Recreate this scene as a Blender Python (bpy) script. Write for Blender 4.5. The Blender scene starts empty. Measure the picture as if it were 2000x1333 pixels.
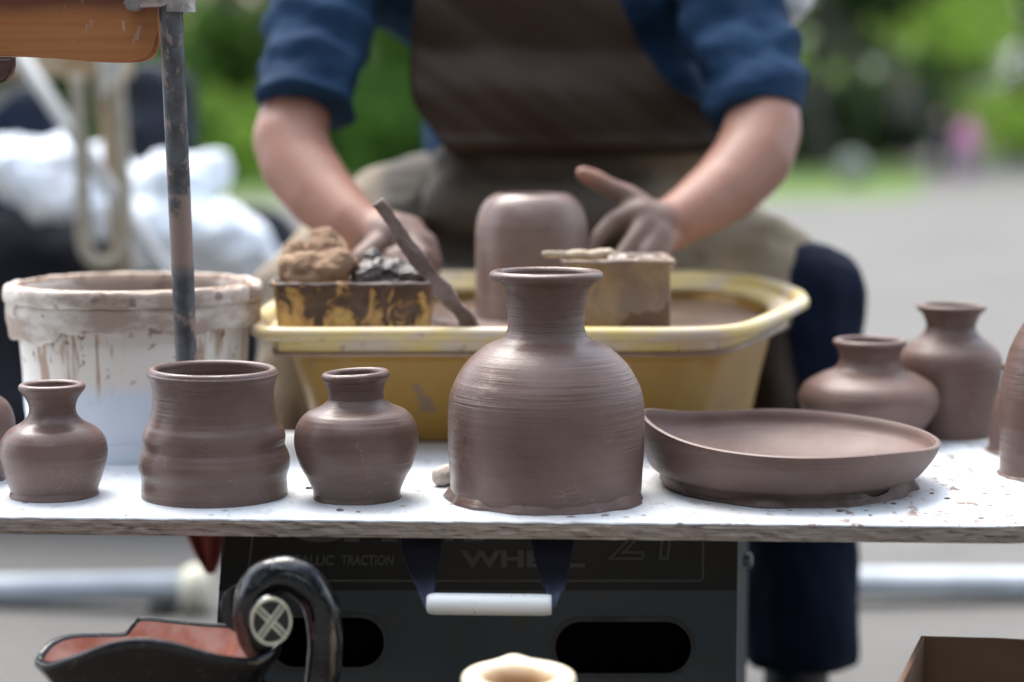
import bpy, bmesh, math, random
from mathutils import Vector, noise, Matrix
R = math.radians
random.seed(7)
S = bpy.context.scene
COL = S.collection

# ------------------------------------------------------------------ camera, sky, sun, exposure
F, CX, CY, PITCH, CAMZ = 3800.0, 1000.0, 666.5, math.atan(431.5/3800), 0.85
cd = bpy.data.cameras.new('camera'); cam = bpy.data.objects.new('camera', cd); COL.objects.link(cam)
cam.location = (0, 0, CAMZ); cam.rotation_euler = (math.pi/2 - PITCH, 0, 0)
cd.sensor_width = 36; cd.lens = F/2000*36; cd.clip_start = 0.05; cd.clip_end = 2000
cd.dof.use_dof = True; cd.dof.focus_distance = 1.80; cd.dof.aperture_fstop = 2.0; cd.dof.aperture_blades = 0
S.camera = cam

w = bpy.data.worlds.new('World'); S.world = w; w.use_nodes = True
nt = w.node_tree; bg = nt.nodes['Background']
sky = nt.nodes.new('ShaderNodeTexSky'); sky.sky_type = 'NISHITA'; sky.sun_disc = False
SUN_EL, SUN_AZ = R(60), R(-28)      # azimuth measured from +Y, negative = left of the view
sky.sun_elevation = SUN_EL; sky.sun_rotation = SUN_AZ
sky.air_density = 1.0; sky.dust_density = 5.0; sky.ozone_density = 1.0
tc = nt.nodes.new('ShaderNodeTexCoord'); cn = nt.nodes.new('ShaderNodeTexNoise'); cn.inputs['Scale'].default_value = 2.2; cn.inputs['Detail'].default_value = 4
nt.links.new(tc.outputs['Generated'], cn.inputs['Vector'])
cr = nt.nodes.new('ShaderNodeValToRGB'); cr.color_ramp.elements[0].position = .38; cr.color_ramp.elements[1].position = .62
nt.links.new(cn.outputs['Fac'], cr.inputs[0])
cm = nt.nodes.new('ShaderNodeMix'); cm.data_type = 'RGBA'; cm.inputs[7].default_value = (9.5, 10.3, 11.5, 1)   # bright broken cloud
nt.links.new(cr.outputs[0], cm.inputs[0]); nt.links.new(sky.outputs[0], cm.inputs[6])
nt.links.new(cm.outputs[2], bg.inputs[0]); bg.inputs[1].default_value = 0.13
sd = bpy.data.lights.new('sun', 'SUN'); sun = bpy.data.objects.new('sun', sd); COL.objects.link(sun)
sd.energy = 2.6; sd.angle = R(44); sd.color = (1, 0.95, 0.88)
d = Vector((math.sin(SUN_AZ)*math.cos(SUN_EL), math.cos(SUN_AZ)*math.cos(SUN_EL), math.sin(SUN_EL)))
sun.rotation_euler = d.to_track_quat('Z', 'Y').to_euler(); sun.location = (0, 0, 30)

S.view_settings.view_transform = 'Standard'; S.view_settings.look = 'None'
S.view_settings.exposure = 1.22; S.view_settings.gamma = 1
S.render.engine = 'CYCLES'
S.cycles.use_denoising = True
try: S.cycles.denoiser = 'OPENIMAGEDENOISE'
except Exception: pass
S.cycles.max_bounces = 8

# ------------------------------------------------------------------ helpers
cp, sp = math.cos(PITCH), math.sin(PITCH)
def ray(px, py):
    a = (px-CX)/F; k = (CY-py)/F
    return Vector((a, cp + k*sp, -sp + k*cp))
def Q(px, py, D):                       # point at depth Y = D
    r = ray(px, py); return Vector((0, 0, CAMZ)) + r*(D/r.y)
def G(px, py, z=0.0):                   # point on the level z
    r = ray(px, py); return Vector((0, 0, CAMZ)) + r*((z-CAMZ)/r.z)
def depth(p): return p.y*cp - (p.z-CAMZ)*sp
def mpp(p): return depth(p)/F           # metres per photo pixel at p

def tag(o, label=None, cat=None, group=None, kind=None):
    if label: o['label'] = label
    if cat: o['category'] = cat
    if group: o['group'] = group
    if kind: o['kind'] = kind
    return o
def link(name, me, m=None, parent=None, loc=None):
    o = bpy.data.objects.new(name, me); COL.objects.link(o)
    if m: me.materials.append(m)
    if loc is not None: o.location = loc
    if parent:
        o.parent = parent
        if loc is None: o.location = -parent.location   # mesh in world coordinates
    return o
def empty(name, loc):
    o = bpy.data.objects.new(name, None); COL.objects.link(o); o.location = loc; o.empty_display_size = .05
    return o
def mesh(vs, fs, smooth=True, name='m'):
    me = bpy.data.meshes.new(name); me.from_pydata([tuple(v) for v in vs], [], fs); me.update()
    if smooth:
        for p in me.polygons: p.use_smooth = True
    return me
def bm_mesh(bm, smooth=False):
    bmesh.ops.recalc_face_normals(bm, faces=bm.faces)
    me = bpy.data.meshes.new('m'); bm.to_mesh(me); bm.free()
    if smooth:
        for p in me.polygons: p.use_smooth = True
    return me
def evalmesh(o):
    dg = bpy.context.evaluated_depsgraph_get(); dg.update()
    me = bpy.data.meshes.new_from_object(o.evaluated_get(dg)); return me

def blob(chains, voxel=0.006, smooth=4, disp=None, spheres=()):
    """one continuous surface from tapered chains of (point, radius)"""
    bm = bmesh.new()
    def sph(p, r):
        sx = sy = sz = r
        if isinstance(r, tuple): sx, sy, sz = r
        bmesh.ops.create_icosphere(bm, subdivisions=3, radius=1, matrix=Matrix.Translation(p) @ Matrix.Diagonal((sx, sy, sz, 1)))
    def cone(a, b, ra, rb):
        dv = b-a; L = dv.length
        if L < 1e-5: return
        bmesh.ops.create_cone(bm, cap_ends=True, segments=20, radius1=ra, radius2=rb, depth=L,
            matrix=Matrix.Translation((a+b)/2) @ dv.to_track_quat('Z', 'Y').to_matrix().to_4x4())
    for ch in chains:
        for i, (p, r) in enumerate(ch):
            p = Vector(p); sph(p, r)
            if i:
                q, rq = ch[i-1]; q = Vector(q)
                ra = min(rq) if isinstance(rq, tuple) else rq; rb = min(r) if isinstance(r, tuple) else r
                cone(q, p, ra, rb)
    for p, r in spheres: sph(Vector(p), r)
    me = bpy.data.meshes.new('b'); bm.to_mesh(me); bm.free()
    o = bpy.data.objects.new('tmp', me); COL.objects.link(o)
    md = o.modifiers.new('r', 'REMESH'); md.mode = 'VOXEL'; md.voxel_size = voxel; md.use_smooth_shade = True
    ms = o.modifiers.new('s', 'SMOOTH'); ms.factor = .5; ms.iterations = smooth
    out = evalmesh(o); bpy.data.objects.remove(o); bpy.data.meshes.remove(me)
    if disp:
        ns = [v.normal.copy() for v in out.vertices]
        for v, n in zip(out.vertices, ns): v.co += n*disp(v.co)
        out.update()
    for p in out.polygons: p.use_smooth = True
    return out
def fold(amp, sx, sy, sz, oct=3):
    def f(c): return amp*noise.fractal(Vector((c.x*sx, c.y*sy, c.z*sz)), 1.0, 2.0, oct)
    return f

def tube(pts, rads, seg=16, caps=True, sub=1, flat=None):
    """loft of circles along a path"""
    P = [Vector(p) for p in pts]
    vs, fs = [], []
    up = None
    for i, p in enumerate(P):
        t = (P[min(i+1, len(P)-1)] - P[max(i-1, 0)]).normalized()
        if up is None:
            up = Vector((0, 0, 1)) if abs(t.z) < .9 else Vector((0, 1, 0))
        a = t.cross(up).normalized(); b = a.cross(t).normalized(); up = b
        ra, rb = rads[i] if isinstance(rads[i], tuple) else (rads[i], rads[i])
        for j in range(seg):
            th = 2*math.pi*j/seg
            vs.append(p + a*math.cos(th)*ra + b*math.sin(th)*rb)
    for i in range(len(P)-1):
        for j in range(seg):
            k = (j+1) % seg
            fs.append((i*seg+j, i*seg+k, (i+1)*seg+k, (i+1)*seg+j))
    if caps:
        fs.append(tuple(reversed(range(seg)))); fs.append(tuple((len(P)-1)*seg+j for j in range(seg)))
    return vs, fs
def spline(pts, n):
    """Catmull-Rom through tuples"""
    P = [pts[0]] + list(pts) + [pts[-1]]; out = []
    for i in range(1, len(P)-2):
        p0, p1, p2, p3 = P[i-1], P[i], P[i+1], P[i+2]
        for s in range(n):
            t = s/n
            out.append(tuple(.5*((2*b) + (-a+c)*t + (2*a-5*b+4*c-d_)*t*t + (-a+3*b-3*c+d_)*t**3) for a, b, c, d_ in zip(p0, p1, p2, p3)))
    out.append(tuple(pts[-1])); return out
def lathe(prof, seg=128, wob=0.0, tilt=(0, 0), ph=0.0, close=True):
    """prof: list of (r, z) from the outer base up, over the lip and down the inside"""
    vs, fs = [], []; zt = max(z for r, z in prof)
    for (r, z) in prof:
        for j in range(seg):
            th = 2*math.pi*j/seg
            k = 1 + wob*(math.sin(2*th+ph)+.5*math.sin(3*th+ph*2+z*20))
            s = (z/zt)**2 if zt > 0 else 0
            zz = z + (tilt[0]*math.cos(th) + tilt[1]*math.sin(th))*r*s
            vs.append((r*k*math.cos(th), r*k*math.sin(th), zz))
    n = len(prof)
    for i in range(n-1):
        for j in range(seg):
            k = (j+1) % seg
            fs.append((i*seg+j, i*seg+k, (i+1)*seg+k, (i+1)*seg+j))
    if close:
        fs.append(tuple(reversed(range(seg)))); fs.append(tuple((n-1)*seg+j for j in range(seg)))
    return mesh(vs, fs)
def box(bm, x0, x1, y0, y1, z0, z1, bev=0):
    r = bmesh.ops.create_cube(bm, size=1, matrix=Matrix.Translation(((x0+x1)/2, (y0+y1)/2, (z0+z1)/2)) @ Matrix.Diagonal((x1-x0, y1-y0, z1-z0, 1)))
    if bev:
        es = list({e for v in r['verts'] for e in v.link_edges})
        bmesh.ops.bevel(bm, geom=es, offset=bev, segments=3, affect='EDGES', profile=.5)

# ------------------------------------------------------------------ materials
class M:
    def __init__(s, name):
        s.m = bpy.data.materials.new(name); s.m.use_nodes = True; s.t = s.m.node_tree
        s.b = s.t.nodes['Principled BSDF']; s.n = s.t.nodes; s.co = None
    def L(s, a, b): s.t.links.new(a, b)
    def val(s, inp, v):
        if isinstance(v, (int, float)): inp.default_value = v
        elif isinstance(v, tuple): inp.default_value = v if len(v) != 3 or inp.type == 'VECTOR' else (*v, 1)
        else: s.L(v, inp)
    def coord(s, sc=(1, 1, 1), rot=(0, 0, 0)):
        if not s.co: s.co = s.n.new('ShaderNodeTexCoord')
        mp = s.n.new('ShaderNodeMapping'); mp.inputs['Scale'].default_value = sc; mp.inputs['Rotation'].default_value = rot
        s.L(s.co.outputs['Object'], mp.inputs[0]); return mp.outputs[0]
    def noise(s, scale, detail=4, sc=(1, 1, 1), rough=.5, dist=0, vec=None):
        n = s.n.new('ShaderNodeTexNoise'); s.L(vec or s.coord(sc), n.inputs['Vector'])
        n.inputs['Scale'].default_value = scale; n.inputs['Detail'].default_value = detail
        n.inputs['Roughness'].default_value = rough; n.inputs['Distortion'].default_value = dist
        return n.outputs['Fac']
    def voro(s, scale, feature='F1', sc=(1, 1, 1)):
        n = s.n.new('ShaderNodeTexVoronoi'); n.feature = feature; s.L(s.coord(sc), n.inputs['Vector'])
        n.inputs['Scale'].default_value = scale; return n.outputs['Distance']
    def ramp(s, f, stops):
        n = s.n.new('ShaderNodeValToRGB'); s.L(f, n.inputs[0]); e = n.color_ramp.elements
        while len(e) < len(stops): e.new(.5)
        for k, (p, c) in enumerate(stops):
            e[k].position = p; e[k].color = (c, c, c, 1) if isinstance(c, (int, float)) else (*c, 1)
        return n.outputs[0]
    def step(s, f, a, b): return s.ramp(f, [(a, 0), (b, 1)])
    def mix(s, f, a, b):
        n = s.n.new('ShaderNodeMix'); n.data_type = 'RGBA'
        s.val(n.inputs[0], f); s.val(n.inputs[6], a); s.val(n.inputs[7], b); return n.outputs[2]
    def math(s, op, a, b=0.0):
        n = s.n.new('ShaderNodeMath'); n.operation = op; s.val(n.inputs[0], a); s.val(n.inputs[1], b); return n.outputs[0]
    def axis(s, k):
        n = s.n.new('ShaderNodeSeparateXYZ'); s.L(s.coord(), n.inputs[0]); return n.outputs[k]
    def bump(s, h, strength=.3, dist=.001, prev=None):
        n = s.n.new('ShaderNodeBump'); n.inputs['Strength'].default_value = strength; n.inputs['Distance'].default_value = dist
        s.L(h, n.inputs['Height'])
        if prev: s.L(prev, n.inputs['Normal'])
        return n.outputs[0]
    def done(s, color=None, rough=None, normal=None, metal=None, spec=None, coat=None):
        if color is not None: s.val(s.b.inputs['Base Color'], color)
        if rough is not None: s.val(s.b.inputs['Roughness'], rough)
        if normal is not None: s.L(normal, s.b.inputs['Normal'])
        if metal is not None: s.b.inputs['Metallic'].default_value = metal
        if spec is not None: s.b.inputs['Specular IOR Level'].default_value = spec
        if coat is not None:
            s.b.inputs['Coat Weight'].default_value = coat; s.b.inputs['Coat Roughness'].default_value = .15
        return s.m

def clay_mat(name, c1, c2, rough=.42, groove=.35, seed=0.0, scratch=.6):
    m = M(name)
    big = m.noise(14, 3, (1, 1, 1.6))
    g = m.noise(1.0, 5, (5, 5, 330), .7)              # fine turning lines round the pot
    g2 = m.noise(1.0, 2, (4, 4, 75), .5)
    reg = m.step(m.noise(1.0, 2, (6+seed, 6, 22)), .42, .6)   # where the lines are strong
    fine = m.noise(900, 2)
    col = m.mix(m.step(big, .35, .68), c1, c2)
    col = m.mix(m.math('MULTIPLY', m.step(g, .35, .7), .22), col, tuple(x*1.5 for x in c2))
    edge = m.voro(52+seed*3, 'DISTANCE_TO_EDGE', (1, 1, 1.5))
    crack = m.math('MULTIPLY', m.ramp(edge, [(0, 1), (.022, 0)]), m.step(m.noise(30, 3, (1, 1, 1)), .56, .64))
    col = m.mix(m.math('MULTIPLY', crack, .5), col, tuple(x*2.3 for x in c2))
    n = m.bump(m.math('MULTIPLY', g, m.math('ADD', m.math('MULTIPLY', reg, .8), .2)), groove, .0026)
    n = m.bump(g2, groove*.6, .0028, n)
    n = m.bump(crack, -scratch, .0012, n)
    n = m.bump(fine, .10, .0002, n)
    oi = m.n.new('ShaderNodeObjectInfo'); damp = m.step(m.noise(9, 5, (1, 1, .7)), .42, .62)
    hs = m.n.new('ShaderNodeHueSaturation'); m.L(col, hs.inputs['Color']); m.L(m.math('ADD', m.math('MULTIPLY', oi.outputs['Random'], .22), m.math('ADD', m.math('MULTIPLY', damp, .14), .82)), hs.inputs['Value']); col = hs.outputs[0]
    smud = m.noise(34, 3, (1, 1, .6)); n = m.bump(smud, .35, .0022, n)
    rg = m.math('ADD', m.math('MULTIPLY', damp, .16), m.math('ADD', m.math('MULTIPLY', big, .15), rough-.15))
    return m.done(col, rg, n, spec=.42)
C1, C2 = (.112, .067, .055), (.155, .099, .085)
CLAY = clay_mat('damp_brown_clay', C1, C2, rough=.35, groove=.62, scratch=1.2)
CLAY2 = clay_mat('damp_brown_clay_smooth', C1, C2, rough=.46, groove=.4, seed=.8, scratch=.4)
CLAYD = clay_mat('damp_clay_dish', C1, C2, rough=.5, groove=.5, seed=.3, scratch=.8)
CLAYW = clay_mat('wet_turned_clay', (.18, .122, .104), (.22, .16, .142), rough=.3, groove=.35, seed=2)

def simple(name, c1, c2=None, rough=.6, sc=20, bs=60, bstr=.2, bd=.001, stretch=(1, 1, 1), lo=.4, hi=.6, metal=None, spec=None):
    m = M(name); c2 = c2 or tuple(x*.8 for x in c1)
    col = m.mix(m.step(m.noise(sc, 4, stretch), lo, hi), c1, c2)
    return m.done(col, rough, m.bump(m.noise(bs, 5, stretch), bstr, bd), metal, spec)

# ------------------------------------------------------------------ ground
def sheet(name, pts, z, m, kind='structure', lab=None, cat=None):
    me = mesh([(x, y, z) for x, y in pts], [tuple(range(len(pts)))], False)
    o = link(name, me, m); tag(o, lab, cat, kind=kind); return o
mg = M('lawn'); c = mg.mix(mg.step(mg.noise(.8, 5), .4, .62), (.07, .15, .018), (.11, .20, .03))
c = mg.mix(mg.step(mg.noise(7, 4), .45, .65), c, (.10, .12, .04))
GRASS = mg.done(c, .9, mg.bump(mg.noise(30, 5), .8, .05))
mp_ = M('pavement'); c = mp_.mix(mp_.step(mp_.noise(1.1, 6), .35, .68), (.095, .092, .087), (.12, .117, .111))
c = mp_.mix(mp_.step(mp_.noise(90, 3), .5, .7), c, (.075, .073, .07))
c = mp_.mix(mp_.math('MULTIPLY', mp_.step(mp_.noise(3.3, 6), .56, .66), .5), c, (.07, .067, .063))
PAVE = mp_.done(c, .85, mp_.bump(mp_.noise(160, 4), .5, .004))
sheet('ground', [(-400, -60), (400, -60), (400, 500), (-400, 500)], 0.0, GRASS, lab='flat green lawn reaching far back under the park trees')
sheet('pavement', [(-60, -40), (60, -40), (60, 15), (14, 20.5), (8.2, 24), (15, 45), (26, 90), (19, 90), (9.6, 50), (6.2, 29), (4.6, 22), (3.9, 20.8), (0, 20.5), (-60, 20)], 0.004, PAVE,
      lab='pale grey paved square and path behind the potter')

# ------------------------------------------------------------------ trees and shrubs
def leaf_mat(name, ca, cb, trans=.45):
    m = M(name); oi = m.n.new('ShaderNodeObjectInfo'); 
    col = m.mix(m.step(m.noise(1.3, 4), .38, .62), ca, cb)
    hs = m.n.new('ShaderNodeHueSaturation'); m.L(col, hs.inputs['Color'])
    m.L(m.math('ADD', m.math('MULTIPLY', oi.outputs['Random'], .5), .75), hs.inputs['Value'])
    m.done(hs.outputs[0], .5)
    tr = m.n.new('ShaderNodeBsdfTranslucent'); m.L(hs.outputs[0], tr.inputs[0])
    mx = m.n.new('ShaderNodeMixShader'); mx.inputs[0].default_value = trans
    out = m.n['Material Output']; m.L(m.b.outputs[0], mx.inputs[1]); m.L(tr.outputs[0], mx.inputs[2]); m.L(mx.outputs[0], out.inputs[0])
    return m.m
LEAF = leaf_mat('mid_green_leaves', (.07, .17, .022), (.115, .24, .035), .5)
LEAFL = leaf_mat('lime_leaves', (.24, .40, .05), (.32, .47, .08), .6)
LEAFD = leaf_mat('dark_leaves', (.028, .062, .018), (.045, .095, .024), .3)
BARK = simple('bark', (.045, .04, .034), (.09, .085, .075), .9, 6, 20, .9, .03, (1, 1, .25))
def leaves(clumps, n, size, rnd):
    vs, fs = [], []
    for i in range(n):
        c, r = clumps[rnd.randrange(len(clumps))]
        u = Vector((rnd.gauss(0, 1), rnd.gauss(0, 1), rnd.gauss(0, 1))).normalized()*r*(rnd.random()**.45)
        p = Vector(c) + Vector((u.x, u.y, u.z*.75))
        if p.z < .05: p.z = .05 + rnd.random()*.2
        a = Vector((rnd.gauss(0, 1), rnd.gauss(0, 1), rnd.gauss(0, .6))).normalized()
        b = a.cross(Vector((rnd.gauss(0, 1), rnd.gauss(0, 1), rnd.gauss(0, 1)))).normalized()
        s = size*(.6+.8*rnd.random()); k = len(vs)
        vs += [p - a*s, p + b*s*.5, p + a*s, p - b*s*.5]; fs.append((k, k+1, k+2, k+3))
    return mesh(vs, fs, False)
def trunk_mesh(h, r, rnd, limbs):
    V, Fc = [], []
    def add(vf):
        k = len(V); V.extend(vf[0]); Fc.extend([tuple(i+k for i in f) for f in vf[1]])
    pts = [Vector((0, 0, -.1))]; rr = [r*1.35]
    for i in range(1, 7):
        pts.append(Vector((rnd.uniform(-.07, .07)*i, rnd.uniform(-.07, .07)*i, h*i/6))); rr.append(r*(1-.11*i))
    add(tube(pts, rr, 12))
    for k in range(limbs):
        s = pts[3 + k % 3]; an = rnd.uniform(0, 6.28); L = h*rnd.uniform(.3, .5)
        e = s + Vector((math.cos(an)*L, math.sin(an)*L, L*.5)); mid = (s+e)/2 + Vector((0, 0, L*.12))
        add(tube([s, mid, e], [r*.4, r*.28, r*.08], 8))
    return mesh(V, Fc)
def make_tree(kind, h, cr, base, m, n, size, label, group, seed):
    rnd = random.Random(seed)
    t = empty(kind, (0, 0, 0)); tag(t, label, 'tree', group)
    cl = []
    for i in range(34):
        an = rnd.uniform(0, 6.28); q = rnd.random()**.6*cr
        z = base + (h-base)*rnd.random(); q *= math.sin(max(.25, min(1, (z-base)/(h-base)*.8+.25))*math.pi*.9)+.15
        cl.append(((math.cos(an)*q, math.sin(an)*q, z), cr*rnd.uniform(.16, .34)))
    link('trunk', trunk_mesh(h*.75, .028*h, rnd, 7), BARK, t)
    link('crown', leaves(cl, n, size, rnd), m, t)
    return t
def make_bush(m, seed, label, group, wd=1.3, h=1.7, n=3000, size=.09):
    rnd = random.Random(seed); cl = []
    for i in range(16):
        an = rnd.uniform(0, 6.28); q = rnd.random()*wd
        cl.append(((math.cos(an)*q, math.sin(an)*q*.7, rnd.uniform(.2, h)*(1-.35*q/wd)), rnd.uniform(.3, .55)))
    t = empty('shrub', (0, 0, 0)); tag(t, label, 'shrub', group)
    V, Fc = [], []
    for i in range(7):
        an = rnd.uniform(0, 6.28)
        v, f = tube([(0, 0, -.05), (math.cos(an)*.2, math.sin(an)*.2, .5), (math.cos(an)*.6, math.sin(an)*.5, 1.2)], [.03, .02, .008], 6)
        k = len(V); V += v; Fc += [tuple(i_+k for i_ in ff) for ff in f]
    link('stems', mesh(V, Fc), BARK, t); link('foliage', leaves(cl, n, size, rnd), m, t)
    return t
def dup(root, loc, rz=0, sc=1, label=None, group=None):
    r = root.copy(); COL.objects.link(r); r.location = loc; r.rotation_euler = (0, 0, rz); r.scale = (sc,)*3
    if label: r['label'] = label
    if group: r['group'] = group
    for ch in list(root.children):
        c_ = ch.copy(); COL.objects.link(c_); c_.parent = r
    return r
def at(px, D): return ((px-1000)/F*D, D, 0)
TG, SG, WG = 'park trees with mid green crowns', 'shrubs along the far edge of the lawn', 'distant trees closing the view'
T1 = make_tree('broadleaf_tree', 8.5, 3.2, 1.3, LEAF, 9000, .13, 'leafy mid green tree on the lawn', TG, 1)
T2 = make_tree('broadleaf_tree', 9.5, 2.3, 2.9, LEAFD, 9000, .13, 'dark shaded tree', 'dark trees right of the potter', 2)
T3 = make_tree('broadleaf_tree', 8.0, 3.8, 0.7, LEAFL, 5200, .13, 'bright lime green tree with low branches', 'lime green trees over the path', 3)
B1 = make_bush(LEAF, 11, 'rounded mid green shrub', SG)
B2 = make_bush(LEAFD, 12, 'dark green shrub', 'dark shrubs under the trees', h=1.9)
B3 = make_bush(LEAFL, 13, 'bright lime green shrub', 'lime shrubs', h=1.8, n=1700)
def place(root, spots, lab, group, labs={}):
    _place(root, spots, lab, group)
    mine = [o for o in COL.objects if o.get('label') == lab and o.get('group') == group]
    for i, t in labs.items():
        for o in mine:
            if (Vector(o.location)-Vector(at(spots[i][0], spots[i][1]))).length < .01: o['label'] = t
def _place(root, spots, lab, group):
    for i, (px, D, rz, sc) in enumerate(spots):
        if i == 0: o = root; o.location = at(px, D); o.rotation_euler = (0, 0, rz); o.scale = (sc,)*3; o['group'] = group; o['label'] = lab
        else: o = dup(root, at(px, D), rz, sc, lab, group)
place(T1, [(470, 33, 0, 1), (250, 28, 1.2, .95), (690, 40, 2.1, 1.1), (900, 30, 3.3, 1), (60, 36, 4, 1.1), (1180, 38, 5, 1), (-250, 30, .5, 1), (1735, 62, 1, 1.1), (1640, 58, 2, 1)],
      'leafy mid green park tree blurred behind the potter', TG, {0: 'leafy green tree seen between the metal pole and the blue sleeve', 1: 'leafy green tree above the tall black bag left of the pole', 2: 'leafy green tree seen between the potter left hand arm and apron', 4: 'leafy green tree behind the wooden plank at the left edge', 7: 'leafy green tree far back above the adult in grey', 8: 'leafy green tree far back above the pale round ball'})
place(T2, [(1590, 36, 0, 1), (1655, 42, 1.7, 1), (1730, 52, 2.8, .9), (1420, 33, 4, 1), (1790, 66, 5, .85)],
      'dark shaded tree hidden behind the potter', 'dark trees right of the potter', {0: 'dark tree trunk and crown right beside the blue sleeve', 1: 'dark tree with the nearest trunk between sleeve and path', 2: 'dark tree behind the adult in grey', 4: 'dark tree far off behind the child in navy'})
place(T3, [(1990, 40, 0, .9), (2120, 40, 2, 1.1), (1850, 72, 4, 1.2), (2330, 33, 5, 1)],
      'bright lime green tree out past the right edge', 'lime green trees over the path', {0: 'bright lime green tree at the top right corner', 1: 'lime green tree just past the right edge', 2: 'lime green tree farther back left of the corner one'})
rb = random.Random(5)
place(B1, [(x, rb.uniform(27, 34), rb.uniform(0, 6), rb.uniform(.9, 1.25)) for x in (-120, 60, 240, 350, 440, 520, 620, 730, 860, 1010, 1150)],
      'rounded mid green shrub in the hedge behind the potter', SG, {0: 'mid green shrub hidden behind the white cloth left edge', 3: 'mid green shrub touching the metal pole on its left', 4: 'mid green shrub midway between pole and blue sleeve', 5: 'mid green shrub close beside the left forearm', 7: 'mid green shrub in the gap between left arm and apron'})
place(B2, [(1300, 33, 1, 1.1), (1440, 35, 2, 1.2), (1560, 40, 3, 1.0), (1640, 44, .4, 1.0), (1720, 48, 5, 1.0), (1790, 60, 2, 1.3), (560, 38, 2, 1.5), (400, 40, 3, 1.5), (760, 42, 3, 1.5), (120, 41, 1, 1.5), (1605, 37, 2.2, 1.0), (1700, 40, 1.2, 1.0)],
      'dark green shrub in the shade under the trees', 'dark shrubs under the trees', {2: 'dark shrub right beside the elbow under the blue sleeve', 3: 'smaller far dark shrub right of the round ball', 4: 'far dark shrub left of the adult in grey', 5: 'dark shrub behind the navy child', 6: 'dark shrub behind the left forearm', 7: 'dark shrub just right of the metal pole, behind the hedge', 10: 'dark shrub behind the pale round ball', 11: 'dark shrub between the round ball and the adult in grey'})
place(B3, [(1905, 66, 1, 1.3), (2030, 60, 2, 1.4), (2000, 46, .4, 1.1), (1600, 50, 2, 1.4), (450, 26.5, 2, .8)],
      'bright lime green shrub at the lawn edge', 'lime shrubs', {0: 'lime shrub behind the child in pink', 1: 'lime shrub at the right edge by the black figure', 2: 'lime shrub nearest the path at the right edge', 3: 'lime shrub behind the dark trees beside the sleeve', 4: 'small lime shrub low beside the left forearm'})
T4 = make_tree('broadleaf_tree', 10.5, 3.6, .4, LEAFD, 15000, .15, 'unseen dark tree added behind the camera to shade the pots', 'unseen trees added for shade', 9)
for i in range(7):  # unseen trees added behind the camera to cut light on the pot fronts
    an = R(100 + i*27); loc = (math.sin(an)*8.5, math.cos(an)*8.0-.8, 0)
    if i == 0: T4.location = loc
    else: dup(T4, loc, i*1.3, 1, 'unseen dark tree added behind the camera to shade the pots', 'unseen trees added for shade')
for i in range(22):
    src = (T1, T3, T1, T2)[i % 4] if i < 12 else T3
    dup(src, (-40+i*4.2, 80+(i*37 % 11), 0), i*1.1, 1.5, 'tall tree in the far line of trees closing the view', WG)
for i in range(16):
    dup((B1, B2, B3)[i % 3], (-30+i*5.2, 76, 0), i*1.7, 2.1, 'large shrub at the foot of the far trees', 'far shrubs')
# pale ball added on the verge, standing in for a blurred light disc
def globe(px, py_bottom, r, lab):
    p = G(px, py_bottom, 0.0)
    bm = bmesh.new(); bmesh.ops.create_icosphere(bm, subdivisions=4, radius=r, matrix=Matrix.Translation((0, 0, r*.9)))
    for v in bm.verts: v.co += v.co.normalized()*noise.noise(v.co*6)*r*.12
    o = link('light_spot_ball', bm_mesh(bm, True), simple('pale_light_spot', (.17, .19, .17), (.12, .14, .12), .8, 6), None, (p.x, p.y, 0)); tag(o, lab, 'ball')
globe(1665, 362, .22, 'pale ball added for a blurred light spot left of the path')

# ------------------------------------------------------------------ people far off on the path
def cloth(name, c1, c2=None, rough=.85, sc=9, bs=700):
    m = M(name); c2 = c2 or tuple(x*.72 for x in c1)
    return m.done(m.mix(m.step(m.noise(sc, 4), .38, .64), c1, c2), rough, m.bump(m.noise(bs, 3), .25, .0006, m.bump(m.noise(26, 4), .35, .01)), spec=.12)
SKIN = M('skin')
def far_person(px, D, h, top, legs, hair, lab, seated=False, bend=0):
    x, y, _ = at(px, D); s = h/1.7
    def P(a, b, c_): return Vector((x+a*s, y+b*s, c_*s))
    body = blob([[(P(0, 0, 1.40), .06*s), (P(0, -.02, 1.58), .095*s), (P(0, -.02, 1.62), .09*s)],
                 [(P(0, 0, 1.40), .12*s), (P(0, 0, 1.0), .13*s)], [(P(-.1, 0, .92), .09*s), (P(-.11, 0, .1), .05*s), (P(-.11, -.12, .05), .045*s)],
                 [(P(.1, 0, .92), .09*s), (P(.12, .1, .1), .05*s), (P(.12, -.02, .05), .045*s)],
                 [(P(-.2, 0, 1.38), .05*s), (P(-.26, .02, 1.1), .04*s), (P(-.22, -.14, .9), .03*s)],
                 [(P(.2, 0, 1.38), .05*s), (P(.26, .02, 1.1), .04*s), (P(.24, -.1, .88), .03*s)]], .02*s+.004, 2)
    o = link('person', body, SKINM); o.location = (0, 0, 0); tag(o, lab, 'person', None)
    sh = blob([[(P(0, 0, 1.36), .16*s), (P(0, 0, .98), .165*s)], [(P(-.2, 0, 1.36), .07*s), (P(-.27, .02, 1.1), .06*s), (P(-.25, -.05, .98), .05*s)],
               [(P(.2, 0, 1.36), .07*s), (P(.27, .02, 1.1), .06*s), (P(.27, -.03, .98), .05*s)], [(P(-.2, 0, 1.38), .07*s), (P(.2, 0, 1.38), .07*s)]], .02*s+.004, 3)
    link('jacket', sh, top, o)
    tr = blob([[(P(0, 0, .97), .15*s), (P(-.1, 0, .85), .11*s), (P(-.11, 0, .13), .07*s)], [(P(0, 0, .97), .15*s), (P(.1, 0, .85), .11*s), (P(.12, .1, .13), .07*s)]], .02*s+.004, 3)
    link('trousers', tr, legs, o)
    hr = blob([[(P(0, .02, 1.65), .105*s), (P(0, .06, 1.56), .09*s)]], .02*s+.004, 2); link('hair', hr, hair, o)
    return o
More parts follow.
